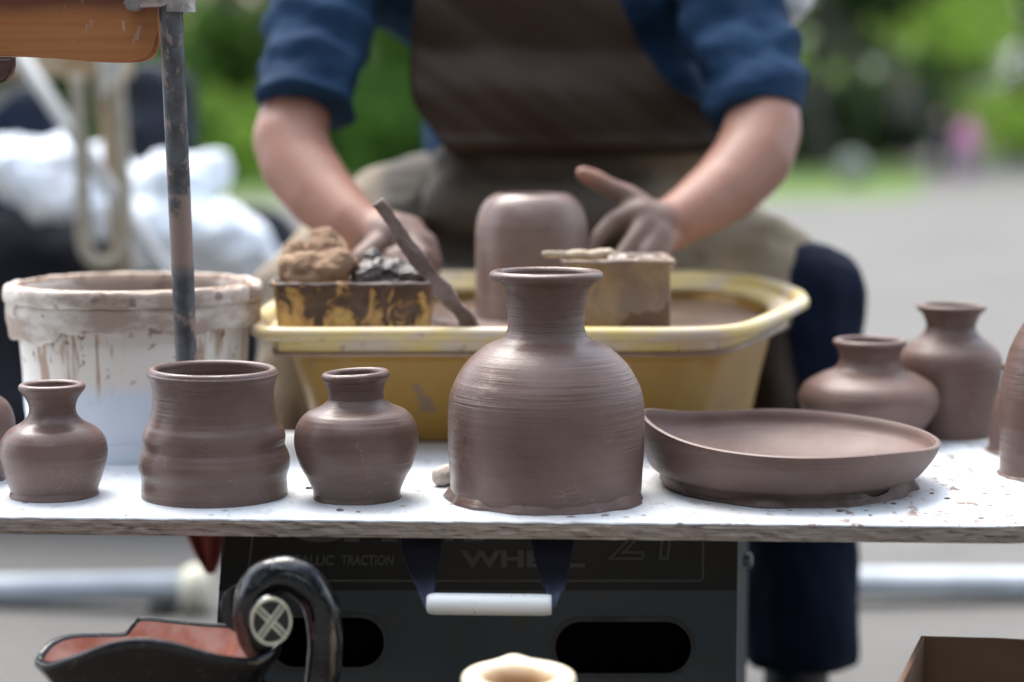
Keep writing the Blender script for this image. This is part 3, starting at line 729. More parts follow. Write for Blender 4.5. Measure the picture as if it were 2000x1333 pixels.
# containers standing in the basin
def tray(name, x0, x1, d0, d1, ytop, taper, m, lab, cr=.014):
    a = Q(x0, ytop, d0); b = Q(x1, ytop, d0); zt_ = a.z; zb = ZS+.001
    xa, xb = a.x, b.x; vs, fs = [], []
    def rr_(x0_, x1_, y0_, y1_, z, r=None, jit=0):
        r = cr if r is None else min(r, cr)
        out = []
        for (cx_, cy_, a0) in ((x1_-r, y0_+r, -90), (x1_-r, y1_-r, 0), (x0_+r, y1_-r, 90), (x0_+r, y0_+r, 180)):
            for k in range(7):
                an = R(a0+k*15); out.append((cx_+r*math.cos(an), cy_+r*math.sin(an), z))
            # extra points along the straight sides
            if a0 == -90: nxt = (x1_, y1_-r)
            elif a0 == 0: nxt = (x0_+r, y1_)
            elif a0 == 90: nxt = (x0_, y0_+r)
            else: nxt = (x1_-r, y0_)
            lx, ly, _ = out[-1]
            for k in range(1, 12): out.append((lx+(nxt[0]-lx)*k/12, ly+(nxt[1]-ly)*k/12, z))
        return [(x, y, z_ + jit*noise.fractal(Vector((x*60, y*60, 3)), 1, 2, 3)) for x, y, z_ in out]
    t = taper
    rows = [rr_(xa+t, xb-t, d0+t, d1-t, zb), rr_(xa+t*.5, xb-t*.5, d0+t*.5, d1-t*.5, (zb+zt_)/2), rr_(xa+.001, xb-.001, d0+.001, d1-.001, zt_-.006),
            rr_(xa-.003, xb+.003, d0-.003, d1+.003, zt_-.005, jit=.001), rr_(xa-.004, xb+.004, d0-.004, d1+.004, zt_-.001, jit=.0018), rr_(xa, xb, d0, d1, zt_, jit=.0025),
            rr_(xa+.003, xb-.003, d0+.003, d1-.003, zt_-.002, .012, .001), rr_(xa+t+.002, xb-t-.002, d0+t+.002, d1-t-.002, zb+.004, .012)]
    k = len(rows[0]); vs = [v for r_ in rows for v in r_]
    for i in range(len(rows)-1):
        for j in range(k): fs.append((i*k+j, i*k+(j+1) % k, (i+1)*k+(j+1) % k, (i+1)*k+j))
    fs.append(tuple(reversed(range(k)))); fs.append(tuple((len(rows)-1)*k+j for j in range(k)))
    me = mesh(vs, fs); base = Vector(((xa+xb)/2, (d0+d1)/2, zb))
    for v in me.vertices: v.co -= base
    o = link(name, me, m, None, base); tag(o, lab, 'tub'); return o
md_ = M('dirty_yellow_tub'); zz = md_.axis(2)
c = md_.mix(md_.step(md_.noise(30, 4), .4, .6), (.62, .44, .14), (.66, .40, .17))
dn_ = md_.math('ADD', md_.noise(46, 8, (1, 1, .6), .68, .8), md_.math('MULTIPLY', zz, 3.2)); dirt = md_.step(dn_, .62, .66)
c = md_.mix(md_.math('MULTIPLY', md_.step(dn_, .50, .63), .7), c, (.27, .165, .09))
c = md_.mix(dirt, c, md_.mix(md_.step(md_.noise(60, 4), .4, .6), (.07, .045, .042), (.12, .078, .068)))
DTUB = md_.done(c, .42, md_.bump(dirt, .8, .002, md_.bump(md_.noise(90, 4), .3, .001)))
tray('clay_tub', 529, 846, 2.035, 2.125, 552, .006, DTUB, 'small yellow tub caked with dark clay at the front left of the basin')
md2 = M('dusty_tan_tub'); zz = md2.axis(2)
c = md2.mix(md2.step(md2.noise(26, 7, (1, 1, .7), .65), .40, .58), (.33, .235, .155), (.21, .15, .12))
c = md2.mix(md2.step(md2.math('SUBTRACT', md2.noise(16, 4), md2.math('MULTIPLY', md2.math('ADD', zz, .0), 2.2)), .47, .50), c, (.12, .07, .055))
top = md2.step(md2.axis(2), .076, .080)
TTUB = md2.done(c, .45, md2.bump(md2.noise(50, 5), .7, .003))
tray('square_tub', 1105, 1312, 2.045, 2.14, 508, .001, TTUB, 'square tan tub smeared with clay behind the largest bottle', .004)
# scrap of clay, plus a pale strip added as the tub's bright rim
tub_edge = blob([[(Q(1062, 497, 2.05), .0035), (Q(1130, 500, 2.06), .006), (Q(1190, 497, 2.07), .006), (Q(1215, 506, 2.07), .003)]], .0016, 2, fold(.002, 60, 60, 60))
o = link('bright_edge_strip', tub_edge, simple('pale_tub_edge', (.50, .40, .27), (.34, .26, .20), .3, 40, 90, .3, .001)); tag(o, 'pale strip added as the bright top edge of the tan tub', 'tub edge')
scr = blob([[(Q(1195, 508, 2.06), .005), (Q(1240, 513, 2.055), .005), (Q(1300, 512, 2.06), .0055)], [(Q(1300, 512, 2.06), .005), (Q(1309, 515, 2.12), .005)]], .0016, 2, fold(.0035, 110, 110, 110))
o = link('clay_scrap', scr, simple('pale_clay_scrap', (.30, .215, .18), (.45, .36, .3), .4, 80, 120, .6, .002)); tag(o, 'ragged scrap of clay along the edge of the tan tub', 'clay scrap')

# lumps of clay in the dirty tub
BR = M('dry_ochre_clay'); c = BR.mix(BR.step(BR.noise(22, 5), .4, .62), (.20, .115, .065), (.33, .21, .125)); BRM = BR.done(c, .8, BR.bump(BR.noise(80, 6, rough=.65), .9, .004))
lump = blob([], .0022, 1, fold(.0045, 42, 42, 42, 4), spheres=[(Q(598, 525, 2.065), (.020, .016, .018)), (Q(566, 528, 2.07), (.011, .012, .016)), (Q(634, 470, 2.1), (.015, .014, .016)), (Q(640, 530, 2.055), (.016, .012, .014)), (Q(628, 492, 2.09), (.017, .018, .018)), (Q(578, 505, 2.09), (.016, .018, .018)), (Q(655, 520, 2.07), (.024, .022, .019)), (Q(650, 495, 2.1), (.018, .018, .018)), (Q(620, 545, 2.065), (.036, .02, .014))])
o = link('clay_lump', lump, BRM); tag(o, 'dry ochre brown lump of clay in the left end of the caked tub', 'clay lump')
DK = M('wet_dark_clay'); rn = DK.noise(1, 5, (60, 60, 190), .6, 1.2)
c = DK.mix(DK.step(rn, .4, .62), (.035, .022, .02), (.10, .075, .07)); DKM = DK.done(c, .2, DK.bump(rn, 1.0, .004), spec=.8)
lump = blob([], .002, 1, fold(.005, 60, 60, 130, 4), spheres=[(Q(722, 540, 2.07), (.020, .02, .018)), (Q(728, 512, 2.08), (.013, .016, .014)), (Q(765, 530, 2.08), (.022, .02, .014)), (Q(800, 540, 2.07), (.018, .02, .013)), (Q(800, 520, 2.09), (.012, .012, .006)), (Q(760, 553, 2.075), (.038, .022, .010))])
o = link('clay_lump', lump, DKM); tag(o, 'glossy dark wet lump of clay in the right end of the caked tub', 'clay lump')
# flat stick leaning on the tub
SW = simple('clay_caked_stick', (.12, .082, .068), (.20, .15, .128), .75, 60, 150, .8, .003, (1, 1, 1))
sa, sb_ = Q(738, 394, 2.0), Q(924, 648, 2.018)
ax = (sb_-sa); L = ax.length; zax = ax.normalized(); xa_ = Vector((0, 1, 0)).cross(zax).normalized(); ya_ = zax.cross(xa_)
bm = bmesh.new(); box(bm, -.0075, .0075, -.003, .003, 0, L, .0015)
bmesh.ops.subdivide_edges(bm, edges=[e for e in bm.edges if e.calc_length() > .05], cuts=60, use_grid_fill=True)
for v in bm.verts:
    n3 = noise.fractal(Vector((v.co.x*40+3, v.co.y*40, v.co.z*38)), 1, 2, 4); k_ = 1.1+.6*n3
    v.co.x = v.co.x*k_*(.75+.4*v.co.z/L) + .0015*n3; v.co.y = v.co.y*(1.4+1.4*n3)
    v.co = sa + xa_*v.co.x + ya_*v.co.y + zax*v.co.z
o = link('modelling_stick', bm_mesh(bm, True), SW); tag(o, 'flat clay caked stick leaning over the caked tub', 'stick')

# ------------------------------------------------------------------ wheel cabinet below the board
DF = 1.86
cab = empty('wheel_cabinet', (0, DF, 0)); tag(cab, 'dark steel cabinet with oval slots and faded lettering under the board', 'cabinet')
mc = M('dull_dark_steel'); rust = mc.step(mc.noise(26, 6), .58, .68)
c = mc.mix(mc.step(mc.noise(5, 5), .35, .7), (.055, .072, .084), (.078, .095, .106)); c = mc.mix(mc.math('MULTIPLY', rust, .5), c, (.10, .065, .045))
STEEL = mc.done(c, .55, mc.bump(mc.noise(140, 4), .25, .001))
INNER = simple('dark_inside', (.004, .004, .004), rough=.9, spec=0)
def curve_plate(name, loops, y, thick, m, parent):
    cu = bpy.data.curves.new(name, 'CURVE'); cu.dimensions = '2D'; cu.fill_mode = 'BOTH'; cu.extrude = thick/2
    for lp in loops:
        sp2 = cu.splines.new('POLY'); sp2.points.add(len(lp)-1)
        for i, (x, z) in enumerate(lp): sp2.points[i].co = (x, z, 0, 1)
        sp2.use_cyclic_u = True
    t = bpy.data.objects.new('t', cu); COL.objects.link(t); me = evalmesh(t); bpy.data.objects.remove(t)
    for v in me.vertices: v.co = Vector((v.co.x, y - v.co.z, v.co.y))
    return link(name, me, m, parent)
def XZ(px, py, D=DF): p = Q(px, py, D); return (p.x, p.z)
def slot(cx_, cy_, w_, h_, grow=0):
    out = []; r = h_/2+grow
    for sx in (1, -1):
        for k in range(17):
            an = -math.pi/2 + math.pi*k/16; out.append(XZ(cx_+sx*((w_-h_)/2 + r*math.cos(an)), cy_+sx*r*math.sin(an)))
    return out
ztop = ZB-TH-.001
S1, S2 = (640, 1254, 222, 98), (1217, 1264, 266, 102)
tl, tr_ = XZ(441, 1040), XZ(1441, 1040); bl, br_ = XZ(412, 1420), XZ(1436, 1420)
zb_ = .02
curve_plate('front_panel', [[(bl[0]-.02, zb_), (tl[0], ztop), (tr_[0], ztop), (br_[0], zb_)], slot(*S1), slot(*S2)], DF, .003, STEEL, cab)
for sname, s4 in (('slot_lip', S1), ('slot_lip', S2)):
    curve_plate(sname, [slot(*s4, grow=9), slot(*s4, grow=-.5)], DF-.0022, .0016, simple('worn_slot_edge', (.055, .045, .038), (.075, .078, .078), .55, 40), cab)
bm = bmesh.new()
v8 = [bm.verts.new(p) for p in [(bl[0]-.02, DF+.003, zb_), (br_[0], DF+.003, zb_), (tr_[0], DF+.003, ztop), (tl[0], DF+.003, ztop),
                               (-.17, 2.2, zb_), (.272, 2.2, zb_), (.272, 2.2, ztop), (-.17, 2.2, ztop)]]
for f4 in ((0, 1, 5, 4), (1, 2, 6, 5), (2, 3, 7, 6), (3, 0, 4, 7), (4, 5, 6, 7)): bm.faces.new([v8[i] for i in f4])
link('casing', bm_mesh(bm), simple('dark_casing', (.022, .026, .032), (.03, .034, .04), .6, spec=.2), cab)
bm = bmesh.new(); box(bm, -.165, .185, DF+.02, 2.19, zb_+.01, ztop-.02); link('slot_shade_box', bm_mesh(bm), INNER, cab)  # near-black box paints in the shade seen through the slots
bm = bmesh.new(); box(bm, -.15, .17, 2.21, 2.44, 0.0, ZB-.002, .004); link('rear_pedestal', bm_mesh(bm), STEEL, cab)
for fx in (-.25, .16):
    bm = bmesh.new(); box(bm, fx, fx+.05, DF+.02, DF+.07, 0, zb_+.001); link('foot', bm_mesh(bm), INNER, cab)
# dark sticker with border line
BLK = simple('black_decal', (.010, .0095, .0085), (.014, .012, .010), .5, 12)
lp = [XZ(x, y) for x, y in [(443, 1036), (1438, 1036), (1438, 1152), (428, 1152)]]
curve_plate('decal', [lp], DF-.0025, .001, BLK, cab)
GRY = simple('faded_grey_print', (.13, .13, .125), (.10, .10, .095), .6)
def rrect(x0, y0, x1, y1, r, slant, grow):
    pts = []
    for cx_, cy_, a0 in ((x1-r, y0+r, -90), (x1-r, y1-r, 0), (x0+r, y1-r, 90), (x0+r, y0+r, 180)):
        for k in range(6):
            an = R(a0+k*18); x, y = cx_+(r+grow)*math.cos(an), cy_+(r+grow)*math.sin(an)
            if x < (x0+x1)/2: x += slant*(1-(y-y0)/(y1-y0))
            pts.append(XZ(x, y))
    return pts
curve_plate('border_line', [rrect(482, 950, 1374, 1135, 10, 22, 0), rrect(482, 950, 1374, 1135, 10, 22, -3.5)], DF-.0034, .0006, GRY, cab)
def text(s_, x0, x1, ybase, h, bold=0, shear=0, outline=False, name='lettering'):
    cu = bpy.data.curves.new('t', 'FONT'); cu.body = s_; cu.shear = shear; cu.offset = bold; cu.resolution_u = 6
    if outline: cu.fill_mode = 'NONE'; cu.bevel_depth = .018
    else: cu.extrude = .01
    t = bpy.data.objects.new('t', cu); COL.objects.link(t); me = evalmesh(t); bpy.data.objects.remove(t)
    xs = [v.co.x for v in me.vertices]; ys = [v.co.y for v in me.vertices]
    X0, Z0 = XZ(x0, ybase); X1, _ = XZ(x1, ybase); _, Z1 = XZ(x0, ybase-h)
    for v in me.vertices:
        u = (v.co.x-min(xs))/(max(xs)-min(xs)); q_ = (v.co.y-min(ys))/(max(ys)-min(ys))
        v.co = Vector((X0+(X1-X0)*u, DF-.0036 - v.co.z*.02, Z0+(Z1-Z0)*q_))
    return link(name, me, GRY, cab)
text('METALLIC', 540, 654, 1103, 20, .012, .15)
text('TRACTION', 668, 770, 1103, 20, .012, .15)
text('WHEEL.', 900, 1143, 1107, 33, .035)
text('CH', 560, 776, 1058, 75, .05)
text('TE', 850, 946, 1056, 75, .05)
text('21', 1188, 1316, 1092, 95, 0, .1, True)
# side bolt
b0 = Q(1462, 1095, 2.05); 
v, f = tube([b0+Vector((-.012, 0, 0)), b0+Vector((0.002, 0, 0)), b0+Vector((.004, 0, 0))], [.004, .009, .005], 12)
link('side_bolt', mesh(v, f), simple('bolt_steel', (.35, .35, .36), rough=.35, metal=.6), cab)
# white grip on navy webbing
hx0, hx1 = Q(833, 1180, 1.672), Q(1077, 1182, 1.672); rh = 21.5*1.69/F
pr = [hx0, hx0+Vector((.0008, 0, 0)), hx0+Vector((.004, 0, 0)), hx0+Vector((.008, 0, 0)), hx1-Vector((.008, 0, 0)), hx1-Vector((.003, 0, 0)), hx1]
v, f = tube(pr, [rh*.6, rh*.8, rh*.95, rh, rh, rh*.97, rh*.9], 32)
WG_ = M('white_grip'); c = WG_.mix(WG_.step(WG_.noise(110, 4), .66, .7), (.74, .76, .77), (.28, .2, .15))
grip = link('grip_handle', mesh(v, f), WG_.done(c, .35), cab)
mwb = M('navy_webbing'); wv = mwb.n.new('ShaderNodeTexWave'); wv.inputs['Scale'].default_value = 330; mwb.L(mwb.coord((1, 1, 1), (0, R(58), 0)), wv.inputs['Vector'])
WEB = mwb.done(mwb.mix(wv.outputs['Fac'], (.02, .026, .06), (.13, .15, .24)), .6, mwb.bump(wv.outputs['Fac'], .8, .0008))
def strap(pts_w, name='strap'):
    vs, fs = [], []
    for i, (pl, pr_, D) in enumerate(pts_w):
        for k in range(9):
            t = k/8; p = Q(pl[0]+(pr_[0]-pl[0])*t, pl[1]+(pr_[1]-pl[1])*t, D + .006*math.cos((t-.5)*5+i*.4)*(i/len(pts_w)))
            vs.append(p)
    for i in range(len(pts_w)-1):
        for k in range(8): fs.append((i*9+k, i*9+k+1, (i+1)*9+k+1, (i+1)*9+k))
    me = mesh(vs, fs); o = link(name, me, WEB, cab)
    sm = o.modifiers.new('s', 'SOLIDIFY'); sm.thickness = .0015
    me2 = evalmesh(o); o.modifiers.clear(); o.data = me2; return o
strap([((780, 1040), (866, 1040), 1.80), ((787, 1080), (860, 1080), 1.775), ((800, 1120), (855, 1120), 1.74), ((814, 1150), (850, 1150), 1.705), ((824, 1175), (846, 1172), 1.684), ((830, 1190), (840, 1188), 1.676)])
strap([((1034, 1040), (1122, 1040), 1.80), ((1042, 1080), (1118, 1080), 1.775), ((1052, 1120), (1110, 1120), 1.74), ((1062, 1150), (1104, 1150), 1.705), ((1068, 1168), (1092, 1168), 1.682), ((1076, 1188), (1082, 1188), 1.674)])

# red rag over the back edge of the board
rag_pts = [((350, 1000), (446, 1000)), ((362, 1040), (444, 1040)), ((374, 1070), (438, 1070)), ((388, 1098), (430, 1095)), ((402, 1120), (420, 1120))]
vs, fs = [], []
zk = [(-.07, ZB+.004), (-.02, ZB+.0045), (.0, ZB+.002)]
yb = 2.205
rows = []
for dy, z in zk: rows.append([(Q(350+96*k/8, 1000, yb).x, yb+dy, z+.001*math.sin(k*1.7)) for k in range(9)])
for l_, r__ in rag_pts:
    rows.append([tuple(Q(l_[0]+(r__[0]-l_[0])*k/8, l_[1], yb+.012+.008*math.sin(k*1.5+l_[1]*.01))) for k in range(9)])
vs = [v for r_ in rows for v in r_]
for i in range(len(rows)-1):
    for k in range(8): fs.append((i*9+k, i*9+k+1, (i+1)*9+k+1, (i+1)*9+k))
o = link('rag', mesh(vs, fs), cloth('dark_red_cloth', (.42, .11, .09), (.32, .085, .07))); tag(o, 'dark red rag hanging under the board left of the dark cabinet', 'rag')
sm = o.modifiers.new('s', 'SOLIDIFY'); sm.thickness = .003; o.data = evalmesh(o); o.modifiers.clear()

# ------------------------------------------------------------------ lower bench, jug, cream pot, carton
ZL = .285
bn = empty('low_bench', (0, 1.5, 0)); 
BW = simple('bench_wood', (.07, .05, .038), (.05, .036, .028), .7, 8, 30, .4, .002, (.4, 4, 4))
bm = bmesh.new(); box(bm, -.6, .75, 1.30, 1.72, ZL-.02, ZL, .002); link('bench_top', bm_mesh(bm), BW, bn)
for x, y in ((-.56, 1.34), (.71, 1.34), (-.56, 1.68), (.71, 1.68)):
    bm = bmesh.new(); box(bm, x-.02, x+.02, y-.02, y+.02, 0, ZL-.021); link('leg', bm_mesh(bm), BW, bn)
tag(bn, 'low wooden bench in front of the board carrying the black jug and carton', 'bench')
mk = M('burnished_black_pottery'); fl = mk.step(mk.noise(160, 4), .62, .68)
c = mk.mix(mk.math('MULTIPLY', mk.step(mk.noise(18, 4), .5, .7), .5), (.006, .006, .008), (.018, .016, .016)); c = mk.mix(mk.math('MULTIPLY', fl, .25), c, (.12, .10, .09))
BLACK = mk.done(c, mk.math('ADD', mk.math('MULTIPLY', mk.noise(30, 4), .18), .04), mk.bump(mk.noise(130, 4), .35, .0012, mk.bump(mk.noise(28, 3), .25, .003)), spec=.6)
TERRA = simple('raw_terracotta', (.40, .15, .10), (.50, .30, .25), .7, 40, 110, .4, .001)
DJ = 1.60
jc = Q(300, 1262, DJ); jug = empty('bird_jug', (jc.x, jc.y, ZL)); tag(jug, 'glossy black boat shaped clay jug with curled handle and crossed medallion', 'jug')
zc = jc.z
def jpt(px, py, b):                      # rim point: silhouette pixel and half-depth offset from the jug's axis
    return Q(px, py, DJ+b)
n = 48
# rim outline, front then back, (px, py, depth offset)
front = [(70, 1288, 0), (95, 1296, -.022), (150, 1281, -.036), (210, 1260, -.044), (270, 1250, -.047), (330, 1256, -.047), (390, 1272, -.043), (440, 1284, -.036), (500, 1287, -.022), (540, 1268, -.006), (546, 1258, 0)]
back = [(546, 1258, 0), (520, 1250, .012), (480, 1240, .024), (462, 1224, .034), (400, 1219, .042), (330, 1212, .046), (275, 1208, .046), (258, 1222, .045), (240, 1238, .043), (190, 1240, .038), (130, 1243, .028), (92, 1258, .014), (70, 1284, 0)]
fr_ = [Q(a, b, DJ+c_) for a, b, c_ in spline(front, 6)]; bk_ = [Q(a, b, DJ+c_) for a, b, c_ in spline(back, 6)]
rimp = fr_[:-1] + bk_[:-1]; n = len(rimp)
bc = Vector((jc.x+.005, DJ, ZL))
def jrow(k, zf, infl=0):
    out = []
    for p in rimp:
        d2 = Vector((p.x-bc.x, p.y-bc.y)); 
        out.append((bc.x+d2.x*k, bc.y+d2.y*k, ZL + (p.z-ZL)*zf))
    return out
def strip(rows, cap0=False, cap1=False):
    n_ = len(rows[0]); vs = [v for r_ in rows for v in r_]; fs = []
    for i in range(len(rows)-1):
        for j in range(n_): fs.append((i*n_+j, i*n_+(j+1) % n_, (i+1)*n_+(j+1) % n_, (i+1)*n_+j))
    if cap0: fs.append(tuple(reversed(range(n_))))
    if cap1: fs.append(tuple((len(rows)-1)*n_+j for j in range(n_)))
    return mesh(vs, fs)
link('outer_bowl', strip([jrow(.34, 0), jrow(.40, .03), jrow(.52, .25), jrow(.72, .58), jrow(.91, .84), jrow(.975, .91), jrow(1.01, .95), jrow(1.012, .985), jrow(.99, 1.012), jrow(.955, 1.01), jrow(.935, .985)], True), BLACK, jug)
link('inner_bowl', strip([jrow(.937, .988), jrow(.90, .93), jrow(.84, .86), jrow(.64, .62), jrow(.45, .40), jrow(.1, .33)], False, True), TERRA, jug)
hpath = [(626, 1345), (633, 1300), (636, 1250), (632, 1205), (617, 1165), (588, 1135), (556, 1122), (524, 1132), (502, 1160), (494, 1195), (496, 1225), (502, 1252), (508, 1275)]
hr_ = [30, 31, 32, 32, 33, 34, 35, 38, 40, 36, 33, 30, 24]
HP = spline([(*h, r_) for h, r_ in zip(hpath, hr_)], 6)
HP = [(620, 1420, 28), (600, 1450, 26)][::-1] + HP
pts = [Q(x, y, DJ) for x, y, _ in HP]; rr2 = [(r_+4)*DJ/F for _, _, r_ in HP]
v, f = tube(pts, rr2, 32); me = mesh(v, f)
for vv in me.vertices: vv.co += Vector((noise.noise(vv.co*50), noise.noise(vv.co*50+Vector((5, 0, 0))), noise.noise(vv.co*50+Vector((0, 7, 0)))))*.0012
link('handle', me, BLACK, jug)
# bowl end reaches the handle foot
a2 = Q(500, 1330, DJ); b2 = Q(610, 1425, DJ)
link('handle_root', blob([[(Q(470, 1350, DJ), .02), (Q(560, 1410, DJ), .016), (Q(612, 1440, DJ), .0125)]], .003, 3), BLACK, jug)
CREAM = simple('cream_slip', (.66, .64, .50), (.52, .50, .40), .5, 90)
def medallion(cpx, cpy, D, rx, ry, name, front=True):
    c0 = Q(cpx, cpy, D); s_ = D/F; t = 1 if front else -1
    dn = Vector((.18, -1, .0)).normalized(); ux = Vector((1, .18, 0)).normalized(); uz = Vector((0, 0, 1))
    rot = R(0)
    def disc(r0, y0, y1, m, nm, hole=None):
        vs, fs = [], []; N_ = 48
        prof_ = [(.0, y1), (r0*.92, y1), (r0, (y1+y0)/2), (r0, y0), (0, y0)] if hole is None else [(hole, y0), (hole, y1), (r0, y1), (r0, y0), (hole, y0)]
        for r_, yy in prof_:
            for j in range(N_):
                th = 2*math.pi*j/N_; vs.append(c0 + ux*r_*rx*s_*math.cos(th) + uz*r_*ry*s_*math.sin(th) + dn*yy*t)
        for i in range(len(prof_)-1):
            for j in range(N_): fs.append((i*N_+j, i*N_+(j+1) % N_, (i+1)*N_+(j+1) % N_, (i+1)*N_+j))
        return mesh(vs, fs, False)
    md = link(name, disc(1.0, 0, .012, BLACK, 'd'), BLACK, jug)
    if not front: return
    o = link('ring', disc(.97, .0118, .0134, CREAM, 'r', .85), CREAM, None); o.parent = md; o.location = (0, 0, 0)
    vs, fs = [], []
    for ang in (48, 138):
        for side in (-1, 1):
            a = R(ang); dx = Vector((math.cos(a), math.sin(a))); pn = Vector((-dx.y, dx.x))
            for seg_ in ((-.93, -.13 if ang == 138 else .93), (.13, .93)) if ang == 138 else ((-.93, .93),):
                k = len(vs)
                for e in seg_:
                    for o_ in (.045, .15):
                        for yy in (.0116, .0132):
                            q2 = dx*e + pn*side*o_; vs.append(c0 + ux*q2.x*rx*s_ + uz*q2.y*ry*s_ + dn*yy*t)
                fs += [(k, k+1, k+3, k+2), (k+4, k+6, k+7, k+5), (k+1, k+5, k+7, k+3), (k, k+2, k+6, k+4), (k, k+4, k+5, k+1), (k+2, k+3, k+7, k+6)]
    o = link('cross_lines', mesh(vs, fs, False), CREAM, None); o.parent = md; o.location = (0, 0, 0)
medallion(528, 1207, DJ-.022, 42, 50, 'medallion')
medallion(470, 1190, DJ+.018, 40, 48, 'rear_medallion', False)

mcp = M('cream_glaze'); 
c = mcp.mix(mcp.step(mcp.noise(24, 4), .4, .65), (.74, .62, .42), (.80, .74, .60))
rad_ = mcp.math('SQRT', mcp.math('ADD', mcp.math('POWER', mcp.axis(0), 2.0), mcp.math('POWER', mcp.axis(1), 2.0)))
c = mcp.mix(mcp.step(mcp.math('ADD', rad_, mcp.math('MULTIPLY', mcp.noise(50, 2), .004)), .026, .036), (.30, .15, .05), c); CRM = mcp.done(c, .4, mcp.bump(mcp.noise(40, 3), .3, .002))
DC = 1.50; cc_ = Q(1013, 1334, DC); s = DC/F
hz = cc_.z - ZL
P = [(.032, 0), (.040, .004), (.058, hz*.25), (.062, hz*.5), (.050, hz*.8), (.037, hz*.93), (.040, hz-.007), (.044, hz-.002), (.0455, hz+.003), (.043, hz+.0075), (.036, hz+.008), (.028, hz+.003), (.0225, hz-.008), (.024, hz-.03), (.045, hz*.5), (.01, .01)]
me = lathe(spline(P, 6), 96, .004)
for v in me.vertices:
    th = math.atan2(v.co.y, v.co.x); w_ = math.exp(-((th-math.pi/2-.1)/.26)**2); rr_ = math.hypot(v.co.x, v.co.y)
    if v.co.z > hz-.012 and rr_ > .034: v.co.z += .003*w_; v.co.y += .003*w_
o = link('jar', me, CRM, None, (cc_.x, cc_.y, ZL)); tag(o, 'cream glazed jar whose round mouth shows at the bottom edge', 'jar')

crt = empty('carton', (.47, 1.62, ZL)); tag(crt, 'open brown cardboard box at the bottom right corner', 'box')
CARD = simple('cardboard', (.105, .058, .032), (.14, .08, .045), .85, 12, 60, .3, .001)
A = Q(1803, 1243, 1.71); B = Q(1752, 1345, 1.71*.905); B.z = A.z
Cc = Q(2160, 1250, 1.69); Cc.z = A.z; Dd = B + (Cc-A)
def wall(p, q_, nm, th_=.004, zt_=None):
    d_ = (q_-p).normalized(); nn = Vector((-d_.y, d_.x, 0))*th_/2
    bm = bmesh.new(); z1 = zt_ or A.z; N_ = 14; rows_ = []
    for i in range(N_+1):
        m_ = p.lerp(q_, i/N_); j = .0012*noise.noise(Vector((i*1.3, p.x*9, 0)))
        rows_.append([bm.verts.new((m_.x+s_*nn.x, m_.y+s_*nn.y, z+ (j if z > ZL+.01 else 0))) for s_, z in ((-1, ZL+.001), (1, ZL+.001), (1, z1), (-1, z1))])
    for a, b in zip(rows_[:-1], rows_[1:]):
        for k in range(4): bm.faces.new((a[k], a[(k+1) % 4], b[(k+1) % 4], b[k]))
    bm.faces.new(rows_[0]); bm.faces.new(rows_[-1]); link(nm, bm_mesh(bm), CARD, crt)
wall(A, B, 'side_wall'); wall(A-Vector((.0015, 0, 0)), Cc, 'back_wall'); wall(B-Vector((.0015, 0, 0)), Dd, 'front_wall'); wall(Cc, Dd, 'side_wall')
bm = bmesh.new(); vsq = [bm.verts.new((p.x, p.y, ZL+.006)) for p in (A, B, Dd, Cc)]; bm.faces.new(vsq); link('bottom', bm_mesh(bm), CARD, crt)

# ------------------------------------------------------------------ potter
ms_ = M('arm_skin')
at_ = ms_.n.new('ShaderNodeAttribute'); at_.attribute_name = 'clay'
cl = ms_.step(ms_.math('ADD', at_.outputs['Fac'], ms_.math('MULTIPLY', ms_.math('SUBTRACT', ms_.noise(38, 5), .5), .9)), .38, .62)
c = ms_.mix(ms_.step(ms_.noise(16, 4), .35, .7), (.35, .175, .125), (.28, .135, .095))
c = ms_.mix(ms_.math('MULTIPLY', cl, .85), c, (.17, .118, .10))
SKINP = ms_.done(c, .5, ms_.bump(ms_.noise(180, 4), .2, .001)); ms_.b.inputs['Subsurface Weight'].default_value = .08; ms_.b.inputs['Subsurface Radius'].default_value = (.01, .004, .002)
def ch(L_): return [(Q(a, b, D), r_*D/F) for a, b, D, r_ in L_]
rs, ls = Vector((-.205, 2.66, 1.08)), Vector((.265, 2.66, 1.08))
pel, chest, neck, head = Vector((.03, 2.92, .62)), Vector((.03, 2.74, 1.0)), Vector((.03, 2.63, 1.17)), Vector((.03, 2.55, 1.31))
